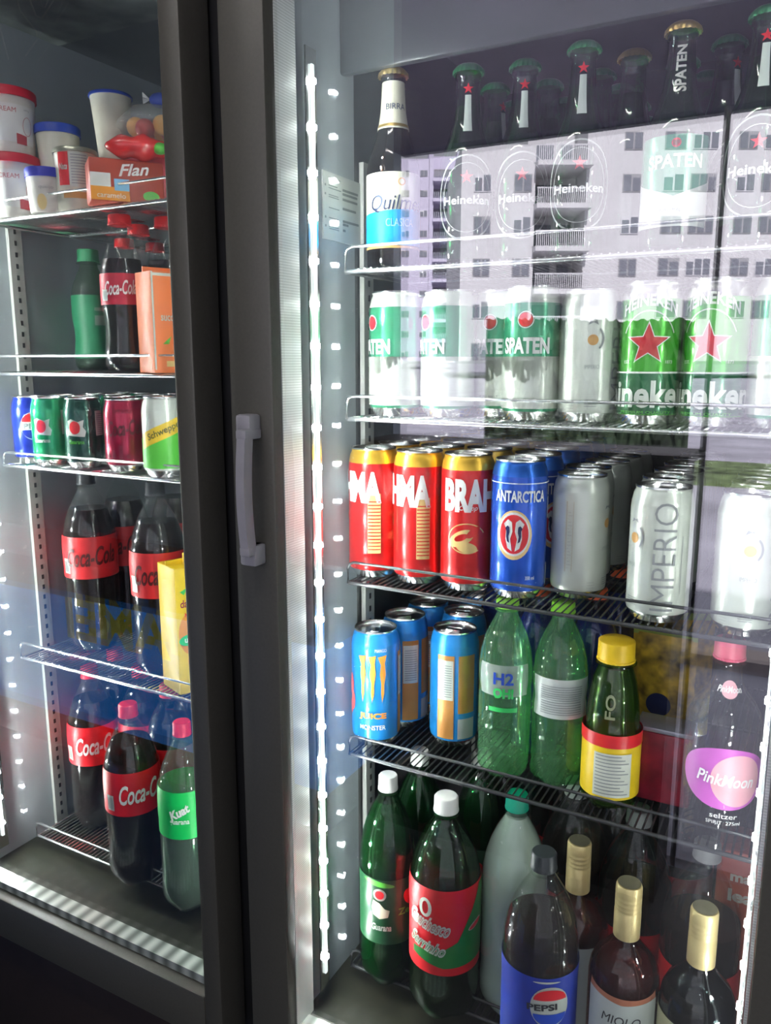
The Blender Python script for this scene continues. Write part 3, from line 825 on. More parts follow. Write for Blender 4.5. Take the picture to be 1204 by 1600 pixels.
# energy drinks on the fourth shelf
put(CAN_MON, 587, .178, ZD, turn=-8)
put(CAN_MON, 632, .240, ZD, 'blue energy can with a white text panel, second behind the front one', turn=-75)
put(CAN_MON, 668, .305, ZD, 'dim blue energy can third in the file by the wall', turn=-75)
put(CAN_MON, 709, .222, ZD, 'blue energy can turned to its orange back panel, right of the front one', turn=-110)
put(CAN_MON, 733, .300, ZD, 'dim blue energy can behind the one showing its orange back panel', turn=-100)
put(CAN_MON, 760, .365, ZD, 'dim blue energy can furthest back beside the green bottle', turn=-100)

# ------------------------------------------------------------------ bottle designs
CLEAR = SHELL('clear_pet', (.93, .95, .94), .06, haze=.008)
CLEARG = SHELL('pale_green_pet', (.66, .94, .70), .08, haze=.10, hcol=(.35, .85, .42))
GREENP = SHELL('green_pet', (.25, .62, .34), .08)
BOTGREEN = SHELL('green_beer_glass', (.06, .42, .17), .08)
BOTBROWN = SHELL('brown_beer_glass', (.30, .14, .05), .08)
GREENB = M('green_bottle_glass', (.01, .10, .035), .08, spec=.8, coat=.5, noise=0)
LQ_MILK = M('cloudy_liquid', (.55, .62, .55), .25, noise=0)
LQ_DKGREEN = M('dark_green_liquid', (.008, .035, .015), .12, noise=0)
LQ_TEA = M('tea_liquid', (.035, .045, .012), .12, noise=0)
LQ_WINE = M('wine_liquid', (.075, .006, .012), .1, noise=0)
LQ_DWINE = M('dark_wine_liquid', (.012, .012, .018), .1, noise=0)
CAPR = M('red_cap', (.78, .015, .02), .35); CAPW = M('white_cap', (.80, .80, .76), .4); CAPB = M('black_cap', (.03, .035, .04), .35)
CAPG = M('teal_cap', (.0, .42, .26), .35); CAPL = M('lime_cap', (.30, .75, .05), .35); CAPY = M('yellow_cap', (.95, .62, .02), .4)
CAPO = M('orange_red_cap', (.85, .12, .03), .4); SLEEVER = M('red_sleeve', (.75, .01, .02), .4)
CROWN_G = M('gold_crown', (.75, .55, .20), .35, .8); CROWN_GR = M('green_crown', (.03, .28, .10), .35, .5)
BEERL = M('beer_in_green_glass', (.012, .06, .02), .15, noise=0)

# green beer bottle with a painted ring emblem
def green_beer(label, style):
    t, g = beer('beer_bottle', label, .199, .0285, BOTGREEN, CROWN_GR if style == 'ring' else CROWN_G, BEERL)
    if style == 'ring':
        polys(t, g, ring(0, .066, .034, .042, .0016, 0, 2 * PI, 40) + ring(0, .066, .027, .034, .0007, 0, 2 * PI, 40), M('faint_white_print', (.45, .50, .46), .5), 'ring_emblem')
        letters(t, g, 'Heineken', .050, .0085, .064, WHITE, bold=.02)
        polys(t, g, starpoly(0, .086, .007), REDI, 'star')
        polys(t, g, [rect(-.0035, .0035, .132, .168)], M('neck_paper', (.62, .70, .64), .5), 'neck_strip')
        polys(t, g, starpoly(0, .174, .0055), REDI, 'star')
    else:
        L = .0285 * 1.6
        poly(t, g, [(-L, .040), (0, .030), (L, .040), (L, .100), (-L, .100)], GREENS, 'paper_label')
        poly(t, g, [(-L, .022), (L, .022), (L, .064), (0, .048), (-L, .064)], CWHITE, 'paper_label', eps=.0008)
        letters(t, g, 'SPATEN', .050, .012, .078, M('cream_ink', (.85, .80, .60), .4), bold=.03)
        letters(t, g, 'PURO MALTE', .022, .003, .036, GREYI, bold=0, eps=.0012)
        polys(t, g, [oval(0, .093, .004, .004)], REDI, 'emblem')
        letters(t, g, 'SPATEN', .040, .0085, .158, CWHITE, bold=.03, vert=True)
    return t
B_RING = green_beer('green beer bottle with a white ring emblem', 'ring')
B_SPA = green_beer('green beer bottle with a chevron paper label and upright white neck lettering', 'paper')
# brown bottle with the white and sky-blue label
t, g = beer('beer_bottle', 'dark beer bottle with a cream and sky-blue label, leftmost on the top shelf', .206, .0285, BOTBROWN, CROWN_G, M('brown_liquid', (.02, .008, .004), .1, noise=0), M('cream_neck_paper', (.72, .70, .56), .5))
CREAM = M('cream_paper', (.80, .79, .62), .5); SKYB = M('sky_blue_paper', (.0, .38, .85), .45)
L = PI * .0285 * .98
poly(t, g, [(-L, .052), (L, .052), (L, .098), (-L, .098)], CREAM, 'paper_label')
poly(t, g, [(-L, .024), (L, .024), (L, .066), (-L, .054)], SKYB, 'paper_label', eps=.0008)
letters(t, g, 'Quilmes', .062, .018, .066, M('navy_print', (.02, .04, .12), .4), bold=0, shear=.25, rot=.1, eps=.0012)
letters(t, g, 'CLASICA', .030, .008, .047, M('pale_blue_ink', (.45, .75, .95), .4), bold=.0, rot=.15, eps=.0012)
polys(t, g, ring(.006, .088, .004, .004, .0012), AMBER, 'emblem', eps=.0011)
polys(t, g, [rect(-.05, .05, .021, .0235)], AMBER, 'paper_label')
letters(t, g, 'BIRRA', .020, .006, .166, M('navy_print'), bold=0, rot=.1, eps=.0012)
polys(t, g, [rect(-.045, .045, .146, .149)], M('gold_foil', (.6, .42, .12), .3, .7), 'neck_band', eps=.001)
B_QUI = t
put(B_QUI, 614, .175, ZA, turn=6, zmid=.1)
ringpx = ((730, .185, 'second from the left'), (812, .20, 'third from the left'), (908, .185, 'with its emblem beside the chevron label'), (1180, .18, 'last at the right edge'))
for px, Y, w_ in ringpx:
    put(B_RING, px, Y, ZA, 'green beer bottle with a white ring emblem, ' + w_, zmid=.06)
put(B_SPA, 1052, .18, ZA, 'green beer bottle with a chevron label and upright white neck lettering', zmid=.06)
put(B_SPA, 975, .225, ZA, 'green beer bottle with a chevron label turned aside, left of the front lettered one', turn=150, zmid=.06)
put(B_RING, 1118, .235, ZA, 'green beer bottle standing back at the right of the chevron bottle', turn=40, zmid=.06)
for k in range(1, 5):
    for px, Y, w_ in ringpx[:3] + ((1052, .18, 0),):
        X0 = atX(px, Y, ZA + .06)
        put(B_RING, 0, Y + .068 * k, ZA, 'green beer bottle %s in the file of the %s' % (ROW[k], {730: 'leftmost ring-emblem bottle', 812: 'second ring-emblem bottle', 908: 'third ring-emblem bottle', 1052: 'upright-lettered bottle'}[px]), turn=37 * k + px, X=X0 + .004 * (k % 2), group='green beer bottles behind the front row')

# two pale green bottles with lime caps
PETS = [(0, .006), (.60, .0), (.85, .006), (.98, .03), (1, .06), (.95, .10), (1, .14), (.96, .18), (.99, .22), (.99, .46), (.95, .50), (1, .54), (1, .62), (.93, .70), (.78, .78), (.58, .845), (.42, .89), (.36, .92), (.34, .94)]
def lime(label, lab):
    t, g = pet('soda_bottle', label, .207, .0300, CLEARG, None, 0, CAPL, None, prof=PETS, capr=.42, caph=.055)
    lathe('water', [(0, .006)] + [(a * .0300 * .97, b * .207) for a, b in PETS if .01 < b < .72] + [(0, .72 * .207)], SHELL('pale_green_water', (.88, .98, .90), .03), t, 32)
    if lab == 'front':
        polys(t, g, [rect(-.030, .030, .100, .136)], SHELL('clear_green_label', (.55, .9, .65), .05, haze=.35), 'label_film')
        letters(t, g, 'H2', .022, .014, .121, M('royal_ink', (.02, .08, .55), .35), bold=.03, eps=.0012)
        letters(t, g, 'OH!', .022, .012, .104, M('vivid_green_ink', (.05, .65, .15), .35), bold=.05, eps=.0012)
        polys(t, g, [rect(-.016, .016, .082, .087)], M('vivid_green_ink'), 'green_mark')
    else:
        polys(t, g, [rect(-.033, .033, .083, .128)], SHELL('milky_label', (.8, .9, .85), .05, haze=.75), 'label_film')
        polys(t, g, [rect(-.022, .022, .088 + k * .0026, .0890 + k * .0026) for k in range(13)], GREYI, 'small_print', eps=.0012)
    return t
B_L1 = lime('clear pale-green bottle with a lime cap and blue letters on a clear label', 'front')
B_L2 = lime('clear pale-green bottle with a lime cap and a milky printed label', 'back')
put(B_L1, 789, .180, ZD, turn=-4, zmid=.1)
put(B_L2, 874, .190, ZD, turn=4, zmid=.1)
# juice bottles with orange-red caps behind them
t, g = pet('juice_bottle', 'dark blue juice bottle with an orange-red cap', .207, .030, SHELL('blue_pet', (.25, .35, .6), .08), M('blue_drink', (.01, .04, .22), .15, noise=0), .85, CAPO, None, prof=PETS, capr=.42, caph=.055)
B_BLUE = t
put(B_BLUE, 838, .245, ZD, 'blue-bodied bottle with an orange-red cap between the two lime-capped bottles', zmid=.1)
put(B_BLUE, 925, .262, ZD, 'blue-bodied bottle with an orange-red cap behind the yellow-capped tea', zmid=.1)
for k, px in enumerate((770, 850, 900, 950)):
    put(B_BLUE, px, .345 + .02 * (k % 2), ZD, 'blue-bodied orange-capped bottle at the back of the fourth shelf, %s from the left' % ['first', 'second', 'third', 'last'][k], zmid=.1, group='blue-bodied bottles at the back of the fourth shelf')
# yellow-capped tea
TEA = [(0, .006), (.7, .0), (.95, .012), (1, .04), (1, .44), (.93, .48), (.90, .55), (.84, .66), (.74, .76), (.60, .83), (.55, .86), (.54, .875)]
t, g = pet('tea_bottle', 'dark tea bottle with a yellow cap and a yellow and red label', .180, .0300, SHELL('green_tint_pet', (.5, .75, .3), .08), LQ_TEA, .84, CAPY, YELLOW, (.08, .40), prof=TEA, capr=.62, caph=.12)
lathe('label_band', [(.0312, .072), (.0312, .086)], REDI, t, 44)
polys(t, g, [rect(-.0135, .025, .018, .066)], M('pale_panel', (.70, .72, .62), .5), 'text_panel', eps=.0012, rot=-.1)
polys(t, g, [rect(-.0115, .022 - .004 * (k % 3), .021 + k * .0038, .0222 + k * .0038) for k in range(12)], GREYI, 'small_print', eps=.0015, rot=-.1)
letters(t, g, 'FO', .026, .010, .115, M('ghost_ink', (.25, .27, .15), .5), bold=.02, vert=True, rot=-.1)
put(t, 962, .175, ZD, zmid=.08)
# sachets / packs at the back: yellow pouch and red bottle
t = thing('snack_pouch', 'yellow patterned drink pouch behind the yellow-capped tea', 'pouch')
bm = bmesh.new(); bmesh.ops.create_grid(bm, x_segments=12, y_segments=16, size=1)
for v in list(bm.verts):
    u, q = v.co.x, v.co.y; v.co = Vector((u * .036, -.015 * (1 - u * u) * (1 - .8 * max(0, q) ** 2), .075 + q * .075))
ge = bmesh.ops.duplicate(bm, geom=bm.verts[:] + bm.edges[:] + bm.faces[:])
for v in [e for e in ge['geom'] if isinstance(e, bmesh.types.BMVert)]: v.co.y = -v.co.y
bmesh.ops.remove_doubles(bm, verts=bm.verts[:], dist=.0005)
from_bm('pouch_body', bm, M('yellow_pouch', (.75, .42, .03), .35, noise=.45, nscale=60), t, 60)
box('pouch_seal', -.036, .036, -.001, .001, .147, .158, M('lime_seal', (.35, .45, .08), .4), t)
bm = bmesh.new(); bmesh.ops.create_circle(bm, cap_ends=True, segments=24, radius=.014)
for v in bm.verts: v.co = Vector((v.co.x, -.0172, v.co.y + .07))
from_bm('pouch_emblem', bm, M('navy_ink'), t)
put(t, 1032, .30, ZD, turn=-10)
POUCH = t
put(POUCH, 1062, .37, ZD, 'second yellow drink pouch, half hidden behind the first', turn=12)
t = thing('drink_pack', 'crimson drink pack standing in front of the yellow pouches', 'pack')
box('pack_body', -.030, .030, -.020, .020, 0, .078, M('crimson_pack', (.30, .008, .03), .4, noise=.3), t, .003)
box('pack_lid', -.029, .029, -.019, .019, .078, .083, M('lilac_foil', (.35, .35, .42), .35, .5), t, .001)
put(t, 1030, .205, ZD, zmid=.03, turn=-8)
# pink-labelled bottle at the right
WINEC = [(0, .012), (.6, .006), (.95, .0), (1, .02), (1, .58), (.94, .64), (.76, .70), (.52, .75), (.38, .80), (.34, .86), (.33, .94), (.36, .945), (.36, .965)]
t, g = pet('gin_bottle', 'clear glass bottle with a pink moon label at the right of the fourth shelf', .205, .035, CLEAR, None, 0, M('pink_cap', (.80, .12, .22), .35), None, prof=WINEC, capr=.40, caph=.09)
lathe('liquid', [(0, .008), (.031, .01), (.0325, .13), (0, .13)], SHELL('clear_drink', (.85, .88, .88), .03), t, 32)
polys(t, g, [oval(0, .078, .043, .031, 40)], M('magenta_label', (.58, .10, .52), .4), 'label_film')
polys(t, g, [oval(.010, .077, .024, .026, 36)], M('pink_moon', (.86, .42, .48), .4), 'moon', eps=.0009)
letters(t, g, 'PinkMoon', .052, .012, .077, WHITE, bold=.02, shear=.2, eps=.0013, tilt=-.06)
letters(t, g, 'seltzer', .024, .005, .041, WHITE, bold=0, eps=.0012)
letters(t, g, 'SPIRIT  275ml', .030, .0035, .034, WHITE, bold=0, eps=.0012)
polys(t, g, [oval(0, .160, .007, .008)], M('pink_moon'), 'neck_label')
letters(t, g, 'PinkMoon', .020, .006, .160, WHITE, bold=.02, shear=.2, eps=.0014)
put(t, 1128, .155, ZD, zmid=.1, turn=10)

# ---- bottom of the right cooler
def guarana(label):
    t, g = pet('soda_bottle', label, .268, .0345, GREENP, LQ_DKGREEN, .88, CAPW, M('deep_green_sleeve', (.01, .07, .025), .35), (.24, .56), capr=.33)
    polys(t, g, [oval(-.012, .145, .020, .0035, 24, -.12)], HGREEN, 'green_arc')
    polys(t, g, [oval(-.010, .131, .0080, .0080)], CWHITE, 'emblem', eps=.0012)
    polys(t, g, [oval(-.010, .131, .0055, .0055)], REDI, 'emblem', eps=.0015)
    polys(t, g, [[(-.018, .123), (-.010, .120), (-.004, .113), (.002, .111), (.0, .102), (-.010, .099), (-.018, .104), (-.020, .113)]], M('cream_ink'), 'emblem', eps=.0012)
    letters(t, g, 'Guarana', .024, .009, .088, CWHITE, bold=.03, x=-.008, shear=.2, eps=.0014)
    letters(t, g, 'Zero', .028, .009, .108, HGREEN, bold=.02, x=.026, eps=.0013)
    polys(t, g, [oval(.028, .124, .008, .012, 20, .5)], REDI, 'emblem', eps=.0012)
    return t
B_GUA = guarana('dark green soda bottle with a white cap, leftmost at the bottom')
put(B_GUA, 606, .14, ZF, zmid=.2)
put(B_GUA, 655, .215, ZF, 'dark green soda bottle with a white cap just under the fourth shelf, second row', zmid=.2, turn=-30)
put(B_GUA, 752, .25, ZF, 'dark green soda bottle in shadow behind the red-labelled one', zmid=.2, turn=-50)
t, g = pet('soda_bottle', 'large dark bottle with a white cap and a red and green script label', .268, .0415, GREENP, M('brown_soda', (.016, .012, .005), .12, noise=0), .9, CAPW, SLEEVER, (.25, .65), capr=.33)
poly(t, g, [(.048, .172), (.016, .110), (-.005, .098), (-.040, .094), (-.040, .086), (0, .077), (.06, .080), (.08, .10), (.08, .172)], M('label_green', (.01, .20, .03), .4), 'green_panel')
letters(t, g, 'Gauchesco', .052, .020, .131, CWHITE, bold=.06, shear=.35, x=-.018, tilt=-.22, eps=.0012)
letters(t, g, 'Gauchesco', .049, .013, .131, M('script_red', (.45, .05, .05), .4), bold=-.015, shear=.35, x=-.018, tilt=-.22, eps=.0017)
letters(t, g, 'Serrinho', .046, .017, .104, CWHITE, bold=.06, shear=.35, x=-.020, tilt=-.22, eps=.0014)
letters(t, g, 'Serrinho', .043, .011, .104, M('label_green'), bold=-.015, shear=.35, x=-.020, tilt=-.22, eps=.0019)
polys(t, g, ring(-.022, .151, .0080, .012, .004), CWHITE, 'emblem', eps=.0012)
polys(t, g, [oval(.040, .125, .0115, .004, 24, .3)], CWHITE, 'small_oval', eps=.0012)
polys(t, g, [oval(.040, .125, .0102, .0030, 24, .3)], REDI, 'small_oval', eps=.0015)
put(t, 710, .135, ZF, zmid=.2)
t, g = pet('soda_bottle', 'cloudy pale bottle with a teal-green cap, beside the red-labelled bottle', .272, .0385, SHELL('cloudy_pet', (.85, .9, .87), .08), LQ_MILK, .90, CAPG, None, capr=.33)
put(t, 822, .165, ZF, zmid=.2)
t, g = pet('cola_bottle', 'dark cola bottle with a black cap and a blue label with a round emblem', .262, .0395, CLEAR, COLA, .72, CAPB, M('royal_sleeve', (.02, .05, .42), .4), (.2, .56), capr=.33)
polys(t, g, [oval(.008, .114, .0200, .0235)], CWHITE, 'emblem')
polys(t, g, [[(.008 + .0170 * math.cos(PI * k / 14), .122 + .0125 * math.sin(PI * k / 14)) for k in range(15)]], REDI, 'emblem', eps=.0012)
polys(t, g, [[(.008 - .0170 * math.cos(PI * k / 14), .106 - .0125 * math.sin(PI * k / 14)) for k in range(15)]], M('royal_ink'), 'emblem', eps=.0012)
letters(t, g, 'PEPSI', .030, .0075, .114, BLACKINK, bold=.03, tilt=.06, eps=.0015)
polys(t, g, [oval(.004, .1425, .014, .0011)], CWHITE, 'stripe')
put(t, 848, .088, ZF, zmid=.2, turn=6)
WINE = [(0, .02), (.6, .012), (.95, .0), (1, .015), (1, .56), (.96, .605), (.83, .65), (.60, .69), (.42, .725), (.335, .76), (.325, .9), (.325, .985)]
def wine(label, liq, shell, z1=.43, gold=GOLD):
    t = thing('wine_bottle', label, 'bottle')
    h, r = .238, .0355
    pr = [(a * r, b * h) for a, b in WINE]
    lathe('glass_body', pr, shell, t, 44, None, 80); rr = rfun(pr)
    lathe('liquid', [(0, .008)] + [(rr(b * h) - .0015, b * h) for a, b in WINE if .02 < b < .72] + [(0, .72 * h)], liq, t, 32)
    cr = r * .365; z0 = .755 * h
    pc = [(cr * 1.02, z0), (cr * 1.02, h * .875), (cr * .97, h * .88), (cr * 1.0, h * .886)]
    for q in range(3): zz = h * (.895 + q * .022); pc += [(cr * 1.01, zz), (cr * .975, zz + h * .006), (cr * 1.01, zz + h * .012)]
    pc += [(cr * 1.0, h * .985), (cr * .92, h * .997), (0, h)]
    lathe('screw_capsule', pc, M('brushed_gold', (.78, .62, .30), .42, .45), t, 44)
    lathe('capsule_top', [(cr * .88, h + .0003), (0, h + .0005)], M('capsule_top_dark', (.12, .11, .07), .5), t, 32)
    return t, (lambda z: rr(z) + .0004)
WG = SHELL('wine_glass', (.55, .25, .22), .07)
t, g = wine('rosy red wine bottle with a gold capsule and a pale arched label', LQ_WINE, WG)
polys(t, g, [[(-.037, .03), (.037, .03), (.037, .139)] + [(.037 * math.cos(PI * k / 14), .139 - .006 * math.sin(PI * k / 14)) for k in range(1, 14)] + [(-.037, .139)]], M('copper_edge', (.60, .22, .12), .4), 'paper_label')
poly(t, g, [(-.037, .028), (.037, .028), (.037, .131), (0, .126), (-.037, .131)], M('pale_paper', (.66, .72, .66), .5), 'paper_label', eps=.0010)
letters(t, g, 'MIOLO', .038, .010, .108, BLACKINK, bold=0, eps=.0014, shear=.2)
put(t, 986, .115, ZF, zmid=.2)
W1 = t
t, g = wine('amber-capped wine bottle with a plain pale label, behind the blue-labelled cola', LQ_WINE, WG)
poly(t, g, [(-.037, .03), (.037, .03), (.037, .132), (-.037, .132)], M('pale_paper'), 'paper_label')
letters(t, g, 'RESERVA', .06, .009, .07, BLACKINK, bold=.0, vert=True, eps=.001)
put(t, 912, .185, ZF, zmid=.2)
t, g = wine('dark wine bottle with a gold capsule, nearest to the right door frame', LQ_DWINE, SHELL('dark_wine_glass', (.25, .3, .3), .08))
poly(t, g, [(-.036, .03), (.036, .03), (.036, .128), (-.036, .128)], M('straw_label', (.62, .60, .35), .5), 'paper_label', rot=-.9)
put(t, 1090, .115, ZF, zmid=.2)
# clear bottles and red things behind
t, g = pet('soda_bottle', 'clear bottle with dark cola behind the amber-capped wine', .262, .041, CLEAR, COLA, .66, M('grey_cap', (.3, .3, .3), .5), SLEEVER, (.3, .5), capr=.33)
B_CLR = t
put(t, 905, .235, ZF, zmid=.2)
put(t, 1008, .200, ZF, 'clear-shouldered cola bottle behind the rosy wine bottle', zmid=.2)
put(t, 1110, .215, ZF, 'clear-shouldered cola bottle behind the dark wine bottle', zmid=.2)
for k, px in enumerate((800, 880, 960, 1040)):
    put(B_CLR, px, .33 + .012 * (k % 2), ZF, 'clear-shouldered cola bottle at the back of the right cooler floor, %s from the left' % ['first', 'second', 'third', 'last'][k], zmid=.2, group='cola bottles at the back of the right cooler floor')
t = thing('tea_carton', 'rust-red tea carton with white letters, beside the right door frame', 'carton')
box('carton_body', -.034, .034, -.028, .028, 0, .235, M('rust_card', (.42, .07, .03), .45), t, .002)
for tx, z, hh, wd in (('mate', .205, .011, .036), ('leao', .183, .015, .038)):
    bm = text_bm(tx, .04)
    for v in bm.verts: v.co = Vector((v.co.x * wd - .002, -.0284, z + v.co.y * hh))
    from_bm('lettering', bm, M('dusty_white', (.6, .55, .5), .5), t, recalc=False)
put(t, 1166, .225, ZF, turn=0, zmid=.2)

# ------------------------------------------------------------------ left cooler
def cola(name, label, h, r, labz, sleeve, textm, cap=CAPR, shell=CLEAR, liq=COLA, fill=.80, prof=None, capr=.33, script='Coca-Cola', caph=.065, rot=.25, tsz=None):
    t, g = pet(name, label, h, r, shell, liq, fill, cap, sleeve, labz, prof=prof, capr=capr, caph=caph)
    zc, zh = (labz[0] + labz[1]) / 2 * h, (labz[1] - labz[0]) * h
    letters(t, g, script, tsz or 1.9 * r, zh * .46, zc + zh * .04, textm, bold=.02, shear=.45, rot=rot, eps=.0012, tilt=.06)
    polys(t, g, [rect(-1.25 * r, -.95 * r, zc - zh * .38, zc - zh * .02)], CWHITE, 'barcode_panel', eps=.0010, rot=.35)
    polys(t, g, [rect(-1.22 * r + q * .03 * r, -1.205 * r + q * .03 * r, zc - zh * .34, zc - zh * .07) for q in range(8)], GREYI, 'barcode_panel', eps=.0013, rot=.35)
    return t, g
B_ZERO, _ = cola('cola_bottle', 'cola bottle with a red label and black script, leftmost on the fourth shelf', .282, .0405, (.43, .66), M('coral_sleeve', (.72, .03, .035), .4), M('dark_script', (.10, .01, .01), .4), cap=M('black_cap'))
B_COLA, _ = cola('cola_bottle', 'cola bottle with a red cap and white script label, nearest on the left cooler floor', .272, .0400, (.43, .67), SLEEVER, WHITE, rot=.55)
put(B_ZERO, 142, .215, LD, zmid=.15, turn=-14)
put(B_ZERO, 197, .30, LD, 'cola bottle with a red label and black script, behind and between the other two', zmid=.15, turn=-20)
put(B_ZERO, 249, .19, LD, 'cola bottle with a red label and black script, rightmost, beside the yellow carton', zmid=.15, turn=-14)
put(B_ZERO, 275, .36, LD, 'cola bottle in shadow at the back of the fourth shelf', zmid=.15, turn=-40)
put(B_COLA, 217, .145, LF, zmid=.15, turn=-6)
put(B_COLA, 154, .215, LF, 'cola bottle with a white script label, leftmost on the left cooler floor', zmid=.15, turn=-20)
G = 'cola bottles at the back of the left cooler floor'
put(B_COLA, 262, .205, LF, 'red-capped cola bottle between the nearest cola and the green-labelled bottle', zmid=.15, turn=150)
for k, (px, Y) in enumerate(((207, .25), (207, .34), (262, .30), (262, .39), (160, .31), (285, .25))):
    put(B_COLA, px, Y, LF, 'red-capped cola bottle at the back of the left cooler floor, ' + ['behind the nearest cola', 'last behind the nearest cola', 'left of the door frame', 'furthest back by the frame', 'behind the leftmost cola', 'behind the green-labelled bottle'][k], zmid=.15, turn=120 + 30 * k, group=G)
t, g = pet('soda_bottle', 'green soda bottle with a red cap and bright green label, beside the door frame', .272, .037, SHELL('sprite_pet', (.55, .85, .62), .08, haze=.06), M('grey_drink', (.06, .07, .065), .15, noise=0), .50, CAPR, M('vivid_green_sleeve', (.0, .55, .10), .4), (.43, .68), capr=.33)
letters(t, g, 'Kuat', .030, .013, .158, WHITE, bold=.04, shear=.3, rot=-.25, eps=.0012, tilt=.5)
letters(t, g, 'guarana', .026, .008, .142, WHITE, bold=.02, rot=-.25, eps=.0012)
put(t, 290, .125, LF, zmid=.15)
# yellow juice carton
def carton(name, label, wd, dp, h, mat, cap=None):
    t = thing(name, label, 'carton')
    bm = bmesh.new(); bx(bm, -wd / 2, wd / 2, -dp / 2, dp / 2, 0, h, 0, .0012)
    from_bm('carton_body', bm, mat, t, 40)
    bm = bmesh.new(); bx(bm, -wd / 2, wd / 2, -.001, .001, h, h + .006); from_bm('top_seam', bm, mat, t)
    if cap: lathe('cap', [(.011, h), (.011, h + .014), (0, h + .0145)], cap, t, 24).location = (wd * .12, -dp * .2, 0)
    return t
def flat(t, txt, wd, ht, x, z, y, mat, bold=.02, tilt=0, name='lettering', shear=0, vert=False):
    bm = text_bm(txt, bold, shear)
    for v in bm.verts:
        a, b = v.co.x * wd, v.co.y * ht
        if vert: a, b = -b, a
        a, b = a * math.cos(tilt) - b * math.sin(tilt), a * math.sin(tilt) + b * math.cos(tilt)
        v.co = Vector((a + x, y, b + z))
    return from_bm(name, bm, mat, t, recalc=False)
def fpoly(t, plist, y, mat, name='label_graphic'):
    bm = bmesh.new()
    for pts in plist: bm.faces.new([bm.verts.new((p[0], y, p[1])) for p in pts])
    return from_bm(name, bm, mat, t)
t = carton('juice_carton', 'tall yellow juice carton with orange fruit print, beside the left door frame', .052, .052, .178, M('yellow_card', (.90, .62, .02), .4), YELLOW)
fpoly(t, [oval(-.006, .085, .018, .030), oval(.004, .045, .016, .018)], -.0263, M('orange_print', (.85, .32, .02), .4))
flat(t, 'dafruta', .034, .011, -.003, .128, -.0266, M('plum_ink', (.35, .02, .10), .4))
flat(t, 'KIDS', .020, .006, -.004, .112, -.0266, REDI)
fpoly(t, [oval(-.008, .076, .016, .008)], -.0266, M('vivid_green_ink'))
flat(t, 'uva', .016, .006, -.008, .076, -.0269, WHITE)
fpoly(t, [[(-.02, .145), (-.008, .150), (-.014, .140)]], -.0266, M('vivid_green_ink'))
put(t, 290, .165, LD, zmid=.1, turn=26)
# short soda cans on the third shelf
def pepsi_can(label):
    t, g = can('soda_can', label, .098, .0262, M('royal_can', (.02, .05, .50), .25, .45, .4))
    polys(t, g, [oval(.0, .055, .020, .021)], WHITE, 'emblem')
    polys(t, g, [[(.018 * math.cos(PI * k / 12), .061 + .0135 * math.sin(PI * k / 12)) for k in range(13)]], REDI, 'emblem', eps=.0009)
    polys(t, g, [[(-.018 * math.cos(PI * k / 12), .049 - .0135 * math.sin(PI * k / 12)) for k in range(13)]], M('royal_can'), 'emblem', eps=.0009)
    letters(t, g, 'PEPSI', .031, .008, .055, GREYI, bold=.03, eps=.0012)
    return t
def guar_can(label, body, ink):
    t, g = can('soda_can', label, .098, .0262, body)
    polys(t, g, [[(-.012, .046), (.012, .044), (.014, .052), (.010, .058), (.012, .068), (.004, .065), (-.006, .069), (-.012, .066), (-.010, .056)]], CWHITE, 'emblem')
    polys(t, g, [oval(-.001, .057, .0075, .0092)], REDI, 'emblem', eps=.0009)
    letters(t, g, 'Guarana', .022, .006, .037, ink, bold=.03, eps=.001)
    polys(t, g, [rect(.028, .044, .045, .080)], CWHITE, 'side_panel')
    polys(t, g, [rect(.030, .042, .047 + k * .0028, .048 + k * .0028) for k in range(11)], GREYI, 'small_print', eps=.0010)
    return t
C1 = pepsi_can('short blue soda can with a red and white round emblem, at the left end')
C2 = guar_can('short shiny green soda can with a red emblem, beside the blue can', M('emerald_can', (.01, .42, .16), .22, .5, .5), WHITE)
C3 = guar_can('short dark green soda can with a red emblem, centre of the third shelf', M('bottle_green_can', (.008, .075, .05), .25, .5, .5), HGREEN)
t, g = can('soda_can', 'short raspberry-red soda can with dark script', .098, .0285, PINKR)
letters(t, g, 'Coca-Cola', .052, .021, .060, M('dark_script'), bold=.02, shear=.4, rot=.1, tilt=.08)
letters(t, g, 'sem acucar', .026, .005, .082, M('dark_script'), bold=0, rot=.0)
polys(t, g, [rect(-.028 + .010 * k, -.023 + .010 * k, .018, .018 + .018 * ((k * 7) % 3 + 1) / 3) for k in range(4)], M('wine_print', (.22, .01, .04), .4), 'label_graphic')
C4 = t
t, g = can('soda_can', 'short white, yellow and green soda can beside the left door frame', .104, .0285, CWHITE)
L = PI * .0285 * .97
poly(t, g, [(-L, .012), (L, .012), (L, .060), (.03, .066), (-.03, .038), (-L, .040)], M('apple_green_ink', (.12, .62, .06), .35), 'label_graphic')
poly(t, g, [(-.034, .036), (.034, .066), (.034, .086), (-.034, .056)], M('sunny_ink', (.92, .62, .04), .35), 'label_graphic', eps=.0009)
letters(t, g, 'Schweppes', .050, .011, .061, M('ink_olive', (.12, .12, .03), .4), bold=.02, tilt=.42, shear=.2, eps=.0012)
C5 = t
put(C1, 38, .165, LC, turn=10); put(C2, 72, .160, LC, turn=-28); put(C3, 130, .165, LC, turn=-24)
put(C4, 196, .168, LC, turn=-5); put(C5, 257, .150, LC, turn=0)
for pr, px0, Y0, lb in ((C1, 38, .165, 'blue'), (C2, 72, .160, 'shiny green'), (C3, 130, .165, 'dark green'), (C4, 196, .168, 'raspberry-red'), (C5, 257, .15, 'white and yellow')):
    X0 = atX(px0, Y0, LC + .05)
    for k in range(1, 4): put(pr, 0, Y0 + .062 * k, LC, 'short %s soda can %s in its file on the third shelf' % (lb, ROW[k]), turn=60 * k, X=X0 + .01, group='short %s cans further back' % lb)
